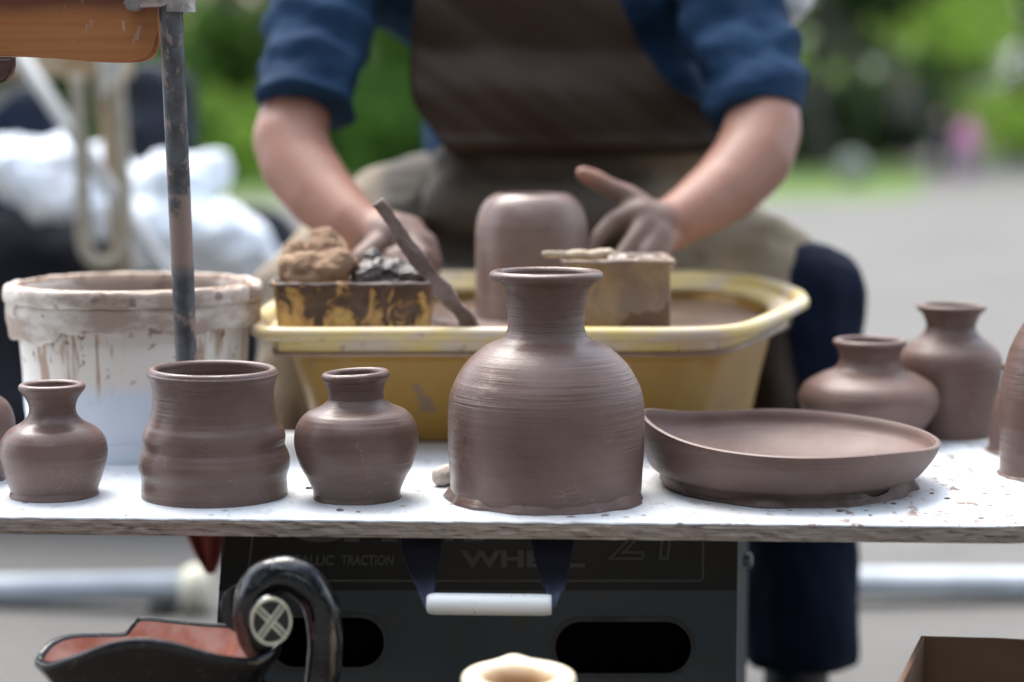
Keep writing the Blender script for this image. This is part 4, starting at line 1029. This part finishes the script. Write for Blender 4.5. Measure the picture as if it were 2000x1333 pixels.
body_ch = [
    [(pel, .14), (Vector((.03, 2.86, .78)), .135), (chest, .14), (Vector((.03, 2.68, 1.08)), .10), (neck, .055), (head-Vector((0, -.01, .04)), .06)],
    [(rs, .055), (chest+Vector((-.08, 0, .05)), .09)], [(ls, .055), (chest+Vector((.08, 0, .05)), .09)],
    [(rs, .052)] + ch([(590, 160, 2.50, 64), (566, 275, 2.43, 72), (585, 325, 2.41, 75), (630, 385, 2.37, 68), (685, 435, 2.33, 56), (725, 460, 2.31, 47)]),
    [(ls, .052)] + ch([(1490, 150, 2.50, 66), (1488, 255, 2.44, 76), (1470, 310, 2.41, 78), (1420, 365, 2.37, 70), (1365, 405, 2.33, 60), (1315, 435, 2.30, 50)]),
    # picture-left hand: palm, fingers, thumb
    ch([(725, 460, 2.31, 46), (770, 462, 2.29, 44), (805, 480, 2.28, 36)]), ch([(740, 440, 2.31, 34), (800, 455, 2.30, 34)]),
    ch([(800, 448, 2.29, 19), (838, 474, 2.28, 18), (850, 515, 2.27, 16), (838, 552, 2.26, 14)]),
    ch([(800, 470, 2.27, 19), (828, 500, 2.25, 18), (834, 542, 2.245, 16), (820, 580, 2.24, 14)]),
    ch([(785, 490, 2.25, 18), (805, 520, 2.235, 17), (805, 560, 2.23, 15), (795, 590, 2.23, 13)]),
    ch([(765, 500, 2.24, 17), (780, 530, 2.225, 16), (780, 566, 2.22, 13)]),
    ch([(735, 480, 2.27, 24), (702, 505, 2.25, 20), (692, 545, 2.24, 17), (700, 575, 2.24, 14)]),
    # picture-right hand
    ch([(1315, 435, 2.30, 50), (1275, 435, 2.28, 42), (1250, 420, 2.27, 32)]), ch([(1310, 450, 2.30, 44), (1290, 470, 2.27, 30)]),
    ch([(1268, 418, 2.28, 30), (1230, 384, 2.28, 22), (1190, 366, 2.275, 18.5), (1160, 350, 2.27, 19.5), (1138, 339, 2.265, 15)]),
    ch([(1245, 412, 2.27, 25), (1200, 430, 2.26, 19), (1165, 468, 2.25, 16.5), (1138, 510, 2.24, 14)]),
    ch([(1262, 436, 2.26, 23), (1232, 472, 2.24, 16), (1206, 510, 2.225, 14.5), (1188, 545, 2.22, 13)]),
    ch([(1285, 452, 2.26, 22), (1262, 494, 2.235, 15), (1242, 530, 2.225, 13), (1220, 560, 2.22, 13)]),
    ch([(1306, 465, 2.27, 20), (1290, 505, 2.25, 15.5), (1272, 540, 2.24, 13.5)]),
    # legs
    [(Vector((-.07, 2.92, .62)), .095), (Vector((-.265, 2.50, .61)), .058), (Vector((-.27, 2.48, .14)), .036), (Vector((-.27, 2.48, .08)), .036), (Vector((-.275, 2.38, .04)), .028)],
    [(Vector((.15, 2.92, .62)), .095), (Vector((.385, 2.50, .63)), .058), (Vector((.37, 2.48, .14)), .036), (Vector((.37, 2.48, .08)), .036), (Vector((.375, 2.38, .04)), .028)],
]
body = blob(body_ch, .0042, 2, spheres=[(head, (.078, .095, .11)), (head+Vector((0, -.093, -.01)), (.014, .02, .022)), (head+Vector((-.08, .01, -.005)), (.012, .02, .03)), (head+Vector((.08, .01, -.005)), (.012, .02, .03)), (head+Vector((0, -.08, -.055)), (.03, .02, .012))])
wl, wr = Q(720, 455, 2.31), Q(1300, 430, 2.29)
atr = body.attributes.new('clay', 'FLOAT', 'POINT')
hl, hr2 = Q(790, 500, 2.26), Q(1215, 450, 2.25)
for i, v in enumerate(body.vertices):
    dd = min((v.co-hl).length, (v.co-hr2).length); atr.data[i].value = max(0, min(1, 1.25 - dd/.085))
potter = link('person', body, SKINP); tag(potter, 'potter in a rolled sleeve blue shirt and brown apron bending over the wheel', 'person')
eye = simple('eye', (.75, .75, .75), rough=.2)
hair = blob([], .008, 2, fold(.006, 20, 20, 20), spheres=[(head+Vector((0, .02, .03)), (.088, .098, .10))]); link('hair', hair, HAIR, potter)

SHIRT = cloth('blue_cotton', (.016, .044, .098), (.011, .031, .072), .8, 7, 900)
shirt = blob([[(pel+Vector((0, -.02, .1)), .155), (Vector((.03, 2.84, .82)), .158), (chest, .162), (Vector((.03, 2.69, 1.08)), .125)],
              [(rs, .075), (chest+Vector((-.09, 0, .04)), .12)], [(ls, .075), (chest+Vector((.1, -.02, .02)), .125)],
              [(chest+Vector((.12, -.03, -.08)), .10), (chest+Vector((.17, -.06, -.13)), .08), (Vector((.16, 2.75, .80)), .09)],],
             .008, 4, fold(.012, 9, 9, 14, 3))
so = link('shirt', shirt, SHIRT, potter)
def sleeve(path, name='sleeve', seed=0):
    P = spline([(*p, r_) for p, r_ in path], 10); pts = [Vector(p[:3]) for p in P]; rad = [p[3] for p in P]
    # turned-up hem: outside, then fold back inside
    v, f = tube(pts + [pts[-1]+(pts[-1]-pts[-2]).normalized()*.002, pts[-1], pts[-4]], rad + [rad[-1]*.97, rad[-1]*.93, rad[-1]*.90], 64, False)
    me = mesh(v, f); me.update()
    ns = [vv.normal.copy() for vv in me.vertices]; nring = len(v)//64
    for i, vv in enumerate(me.vertices):
        k = min(1, i/64/6)
        c_ = vv.co; along = i//64
        if along < nring-3:
            a_n = noise.fractal(Vector((c_.x*12+seed, c_.y*12, c_.z*26)), 1, 2, 3)
            vv.co += ns[i]*(.010*a_n + .0035*math.sin(along*.75+3*noise.noise(c_*9)+seed))*k
    o = link(name, me, SHIRT, None); o.parent = so; o.location = (0, 0, 0); return o
sleeve([(tuple(rs+Vector((.02, .02, .03))), .07), (tuple(Q(640, -60, 2.58)), .072), (tuple(Q(622, 60, 2.52)), .066), (tuple(Q(607, 150, 2.475)), .061), (tuple(Q(598, 212, 2.45)), .0595)], seed=1)
sleeve([(tuple(ls+Vector((-.02, .02, .03))), .075), (tuple(Q(1415, -60, 2.60)), .078), (tuple(Q(1440, 60, 2.54)), .069), (tuple(Q(1474, 160, 2.49)), .064), (tuple(Q(1484, 238, 2.455)), .0605)], seed=4)
TROU = cloth('navy_trousers', (.007, .012, .030), (.005, .009, .021), .85, 7, 900)
trs = blob([[(Vector((.03, 2.93, .62)), .15)], [(Vector((-.06, 2.92, .63)), .12), (Vector((-.262, 2.51, .60)), .074), (Vector((-.268, 2.49, .20)), .066)],
            [(Vector((.14, 2.92, .64)), .12), (Vector((.384, 2.50, .622)), .074), (Vector((.376, 2.49, .45)), .074), (Vector((.374, 2.48, .16)), .074)]], .008, 4, fold(.009, 14, 14, 8, 3))
for v in trs.vertices:
    if v.co.z < .150: v.co.z = .150 + (v.co.z-.150)*.08
to = link('trousers', trs, TROU, potter)
SHOE = simple('black_leather', (.015, .015, .016), rough=.4)
for x in (-.272, .372):
    sh = blob([[(Vector((x, 2.50, .06)), .048), (Vector((x, 2.38, .045)), .044), (Vector((x, 2.30, .036)), .034)], [(Vector((x, 2.48, .06)), .044), (Vector((x, 2.48, .20)), .042)]], .006, 3)
    for v in sh.vertices:
        if v.co.z < .006: v.co.z = .006
    link('shoe', sh, SHOE, potter)
# apron: bib and lap
ma = M('brown_leather_apron'); zz = ma.axis(2)
dust = ma.math('MULTIPLY', ma.math('SUBTRACT', 1, ma.step(zz, .76, .86)), ma.step(ma.noise(9, 5), .3, .6))
c = ma.mix(ma.step(ma.noise(6, 4), .4, .65), (.036, .023, .016), (.050, .033, .025))
c = ma.mix(ma.math('MULTIPLY', dust, .0), c, (.25, .2, .14))
APR = ma.done(c, .6, spec=.2, normal= ma.bump(ma.noise(300, 3), .2, .0005, ma.bump(ma.noise(14, 4), .15, .008)))
mb2 = M('dusty_canvas_lap'); 
c = mb2.mix(mb2.step(mb2.noise(7, 5), .38, .64), (.30, .245, .165), (.20, .165, .125))
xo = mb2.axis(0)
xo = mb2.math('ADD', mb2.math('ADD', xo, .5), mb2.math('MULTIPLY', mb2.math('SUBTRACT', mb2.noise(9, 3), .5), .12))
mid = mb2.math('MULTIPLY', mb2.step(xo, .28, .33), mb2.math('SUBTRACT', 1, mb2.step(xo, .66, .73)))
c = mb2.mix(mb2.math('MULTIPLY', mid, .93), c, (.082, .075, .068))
LAP = mb2.done(c, .85, mb2.bump(mb2.noise(400, 3), .2, .0005, mb2.bump(mb2.noise(16, 4), .4, .01)))
rows = [(-120, 830, 1150, 2.585), (-40, 818, 1190, 2.575), (0, 812, 1208, 2.57), (60, 806, 1236, 2.575), (120, 803, 1268, 2.585), (170, 803, 1310, 2.60), (205, 812, 1380, 2.62), (235, 830, 1410, 2.64), (262, 850, 1420, 2.66), (285, 868, 1420, 2.675), (296, 880, 1410, 2.715), (306, 890, 1405, 2.80)]
RW = spline([tuple(map(float, r_)) for r_ in rows], 4); vs, fs = [], []; W_ = 40
for y, x0, x1, D in RW:
    for k in range(W_+1):
        u = k/W_; px = x0+(x1-x0)*u; p = Q(px, y, D - .06 - .09*max(0, (y-100)/150) + .07*(abs((px-1040)/360))**2.4)
        fo = .016*noise.fractal(Vector((p.x*7+p.z*9, p.z*4, 3)), 1, 2, 3) 
        vs.append(p+Vector((0, fo, 0)))
for i in range(len(RW)-1):
    for k in range(W_): fs.append((i*(W_+1)+k, i*(W_+1)+k+1, (i+1)*(W_+1)+k+1, (i+1)*(W_+1)+k))
ap = link('apron', mesh(vs, fs), APR, potter)
sm = ap.modifiers.new('s', 'SOLIDIFY'); sm.thickness = .004; ap.data = evalmesh(ap); ap.modifiers.clear()
# neck strap so the bib hangs from something
v, f = tube([Q(840, -110, 2.59), Vector((-.07, 2.60, 1.12)), Vector((-.05, 2.72, 1.20)), Vector((.03, 2.76, 1.21)), Vector((.11, 2.72, 1.20)), Vector((.12, 2.60, 1.12)), Q(1140, -110, 2.59)], [(.012, .003)]*7, 10)
nk = link('neck_strap', mesh(v, f), APR, None); nk.parent = ap; nk.location = (0, 0, 0)
lap = blob([[(Q(905, 335, 2.62), .045), (Q(1150, 345, 2.60), .05), (Q(1400, 335, 2.62), .05)], [(Q(905, 390, 2.60), .05), (Q(1150, 410, 2.58), .05), (Q(1380, 400, 2.60), .05)], [(Vector((-.085, 2.86, .70)), .115), (Vector((-.16, 2.72, .685)), .102), (Vector((-.262, 2.51, .612)), .080)],
            [(Vector((.15, 2.86, .69)), .115), (Vector((.245, 2.72, .682)), .106), (Vector((.315, 2.53, .655)), .078), (Vector((.325, 2.48, .60)), .06)],
            [(Vector((-.10, 2.78, .68)), .09), (Vector((.17, 2.78, .68)), .09)], [(Vector((-.15, 2.68, .66)), .07), (Vector((.03, 2.66, .63)), .07), (Vector((.22, 2.68, .67)), .08)],
            [(Vector((-.20, 2.58, .62)), .06), (Vector((.03, 2.58, .58)), .06), (Vector((.27, 2.58, .64)), .07)],
            [(Vector((-.285, 2.46, .60)), .035), (Vector((-.295, 2.42, .45)), .025), (Vector((-.295, 2.42, .30)), .02)], [(Vector((-.25, 2.45, .58)), .03), (Vector((-.245, 2.43, .30)), .02)],
            [(Vector((-.29, 2.425, .40)), .02), (Vector((-.25, 2.43, .36)), .02)],
            ],
           .007, 5, fold(.012, 9, 6, 12, 3))
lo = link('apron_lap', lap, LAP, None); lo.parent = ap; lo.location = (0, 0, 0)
side = blob([[(Vector((.315, 2.46, .60)), .035), (Vector((.325, 2.43, .50)), .034), (Vector((.322, 2.425, .42)), .030)]], .006, 4, fold(.01, 12, 12, 6))
o = link('apron_side', side, APR, None); o.parent = ap; o.location = (0, 0, 0)
# stool
stl = empty('stool', (.03, 2.96, 0)); tag(stl, 'low wooden stool under the potter', 'stool')
bm = bmesh.new(); bmesh.ops.create_cone(bm, cap_ends=True, segments=40, radius1=.17, radius2=.17, depth=.03, matrix=Matrix.Translation((.03, 2.96, .455))); link('seat', bm_mesh(bm), BW, stl)
for sx in (-1, 1):
    for sy in (-1, 1):
        v, f = tube([(.03+sx*.14, 2.96+sy*.14, 0), (.03+sx*.10, 2.96+sy*.10, .44)], [.016, .018], 12); link('leg', mesh(v, f), BW, stl)
# towel on the shoulder side
tw = blob([[(Q(1560, -140, 2.72), .03), (Q(1560, -50, 2.70), .033), (Q(1553, 5, 2.68), .022), (Q(1546, 38, 2.68), .010)], [(Q(1585, -140, 2.74), .02), (Q(1575, -40, 2.72), .018), (Q(1556, 20, 2.69), .012)],
           [(ls+Vector((.03, .03, .05)), .03), (Q(1560, -140, 2.72), .03)], [(ls+Vector((.0, .02, .085)), .02), (ls+Vector((-.06, .12, .03)), .02), (ls+Vector((-.06, .17, -.1)), .02)]], .005, 4, fold(.006, 18, 18, 8))
o = link('towel', tw, cloth('white_towel', (.78, .80, .82), (.7, .72, .75), .9, 9, 500)); tag(o, 'white towel slung over the potter shoulder on the right', 'towel')

# ------------------------------------------------------------------ things behind on the left
BKC = cloth('black_cover', (.012, .013, .018), (.02, .022, .03))
NVY = cloth('navy_nylon', (.018, .03, .06), (.01, .014, .026), .6)
x0, x1 = Q(-260, 500, 4.15).x, Q(470, 500, 4.15).x
cov = blob([[(Vector((x, 4.2, .16)), .15), (Vector((x, 4.25, .53)), .13)] for x in [x0+i*(x1-x0)/7 for i in range(8)]] + [[(Vector((x0, 4.2, .2)), .15), (Vector((x1, 4.2, .2)), .15)], [(Vector((x0, 4.25, .53)), .13), (Vector((x1, 4.25, .53)), .13)]], .016, 4, fold(.03, 5, 5, 3))
for v in cov.vertices: v.co.z = max(v.co.z, .006)
o = link('covered_bench', cov, BKC); tag(o, 'bench under a black cover behind the white bucket', 'bench')
WHC = cloth('white_cloth', (.84, .88, .93), (.74, .81, .90), .85, 8, 300)
def W(L_): return [(Q(a, b, D), r_*D/F) for a, b, D, r_ in L_]
wcl = blob([W([(-60, 330, 4.05, 75), (60, 335, 4.03, 70), (170, 355, 4.03, 66), (250, 385, 4.05, 62)]), W([(40, 300, 4.1, 45), (130, 310, 4.1, 45)]),
            W([(310, 370, 4.02, 72), (370, 360, 4.05, 58), (400, 350, 4.1, 42)]), W([(330, 440, 4.0, 80), (420, 445, 4.02, 70), (455, 470, 4.03, 60)]), W([(300, 500, 4.03, 40), (440, 520, 4.03, 70)]),
            W([(200, 400, 4.02, 50), (330, 420, 4.0, 60)])], .010, 3, fold(.055, 7, 7, 9, 4))
o = link('white_cloth', wcl, WHC); tag(o, 'bright white crumpled cloth bundle heaped on the black cover', 'cloth')
nb = blob([W([(-40, 235, 4.35, 60), (40, 225, 4.35, 60), (80, 262, 4.33, 45)]), W([(-40, 330, 4.35, 70), (90, 330, 4.35, 60)]), W([(-40, 430, 4.35, 70), (90, 430, 4.35, 70)])], .014, 4, fold(.02, 8, 8, 8))
o = link('backpack', nb, NVY); tag(o, 'dark navy bag behind the white cloth at the left edge', 'bag')
nb = blob([W([(285, 175, 4.4, 45), (350, 180, 4.4, 42)]), W([(285, 260, 4.38, 45), (345, 255, 4.38, 45)]), W([(290, 380, 4.38, 55), (340, 400, 4.38, 60)]), W([(290, 175, 4.4, 45), (290, 380, 4.38, 50)]), W([(345, 175, 4.4, 45), (340, 400, 4.38, 50)])], .014, 4, fold(.018, 8, 8, 8))
o = link('backpack', nb, cloth('black_nylon', (.018, .02, .026), (.026, .032, .05), .6)); tag(o, 'tall black bag standing just behind the metal pole', 'bag')
# trestle with a rope loop
tr = empty('trestle', (Q(150, 500, 3.5).x, 3.5, 0)); tag(tr, 'pale wooden trestle with crossed legs and a tan top rail behind the plank', 'trestle')
GW = simple('pale_grey_wood', (.40, .42, .43), (.30, .30, .30), .6, 8, 30, .3, .003, (1, 1, .3)); TW = simple('tan_wood', (.38, .26, .15), (.46, .36, .24), .6, 12, 30, .3, .003)
def plankbar(a, b, w_, t_, m, nm):
    a, b = Vector(a), Vector(b); v, f = tube([a, b], [(w_, t_), (w_, t_)], 12); link(nm, mesh(v, f), m, tr)
def toground(p, q_): p, q_ = Vector(p), Vector(q_); return p + (q_-p)*((0-p.z)/(q_.z-p.z))
a, b = Q(35, 100, 3.45), Q(262, 440, 3.47); plankbar(a, toground(a, b), .030, .014, GW, 'leg')
a, b = Q(95, 105, 3.52), Q(0, 190, 3.52); bb = b + (b-a)*1.2; plankbar(a, bb, .018, .012, GW, 'brace')
a, b = Q(205, 110, 3.55), Q(232, 420, 3.55); plankbar(a, a+(b-a)*1.35, .020, .014, TW, 'hanging_bar')
a, b = Q(-60, 100, 3.5), bb; plankbar(bb, (bb.x-.02, bb.y, 0), .018, .014, TW, 'leg')
bm = bmesh.new(); pA, pB = Q(-100, 128, 3.5), Q(250, 128, 3.5); box(bm, pA.x, pB.x, 3.46, 3.54, pA.z-.022, pA.z+.03, .004); link('top_rail', bm_mesh(bm), TW, tr)
bm = bmesh.new(); pA, pB = Q(205, 150, 3.5), Q(250, 160, 3.5); box(bm, pA.x, pB.x, 3.44, 3.459, pA.z-.035, pA.z+.04, .004); link('bracket', bm_mesh(bm), simple('pale_metal', (.55, .55, .52), rough=.5), tr)
rl = spline([tuple(Q(x, y, 3.42)) for x, y in [(150, 145), (158, 300), (163, 420), (165, 475), (180, 507), (205, 515), (230, 505), (244, 480), (246, 430), (240, 330), (228, 150)]], 6)
v, f = tube(rl, [.013]*len(rl), 12); o = link('rope', mesh(v, f), simple('beige_rope', (.42, .38, .30), (.34, .30, .23), .9, 60, 120, .8, .004)); tag(o, 'beige rope hanging in a loop from the trestle', 'rope')

# low white rails lying behind on the pavement
WR = simple('white_painted_rail', (.50, .56, .62), (.42, .47, .53), .45, 10)
def rail(pa_, pb_, lab, ball):
    e = empty('low_rail', (pa_.x, pa_.y, 0)); tag(e, lab, 'rail', 'low white rails behind the cabinet')
    v, f = tube([pa_, pb_], [.025, .025], 24); link('bar', mesh(v, f), WR, e)
    BL = simple('black_rubber', (.012, .012, .012), rough=.8)
    for q_ in (pa_.lerp(pb_, .04), pa_.lerp(pb_, .95)):
        bm = bmesh.new(); box(bm, q_.x-.02, q_.x+.02, q_.y-.05, q_.y+.05, 0.004, q_.z-.02, .006); link('foot', bm_mesh(bm), BL, e)
    if ball:
        v, f = tube([ball+Vector((-.025, 0, 0)), ball+Vector((-.02, 0, 0)), ball, ball+Vector((.018, 0, 0)), ball+Vector((.026, 0, 0))], [.02, .036, .043, .036, .012], 24); link('end_cap', mesh(v, f), simple('cream_plastic', (.62, .60, .48), rough=.5), e)
p1, p2 = Q(372, 1147, 3.3), Q(-900, 1165, 3.45); rail(p1, p2, 'low white rail with round cream end cap to the left of the cabinet', Q(383, 1150, 3.3))
p1, p2 = Q(1560, 1137, 3.35), Q(3000, 1145, 3.45); rail(p1, p2, 'low white rail behind the potter blue trouser leg on the right', None)
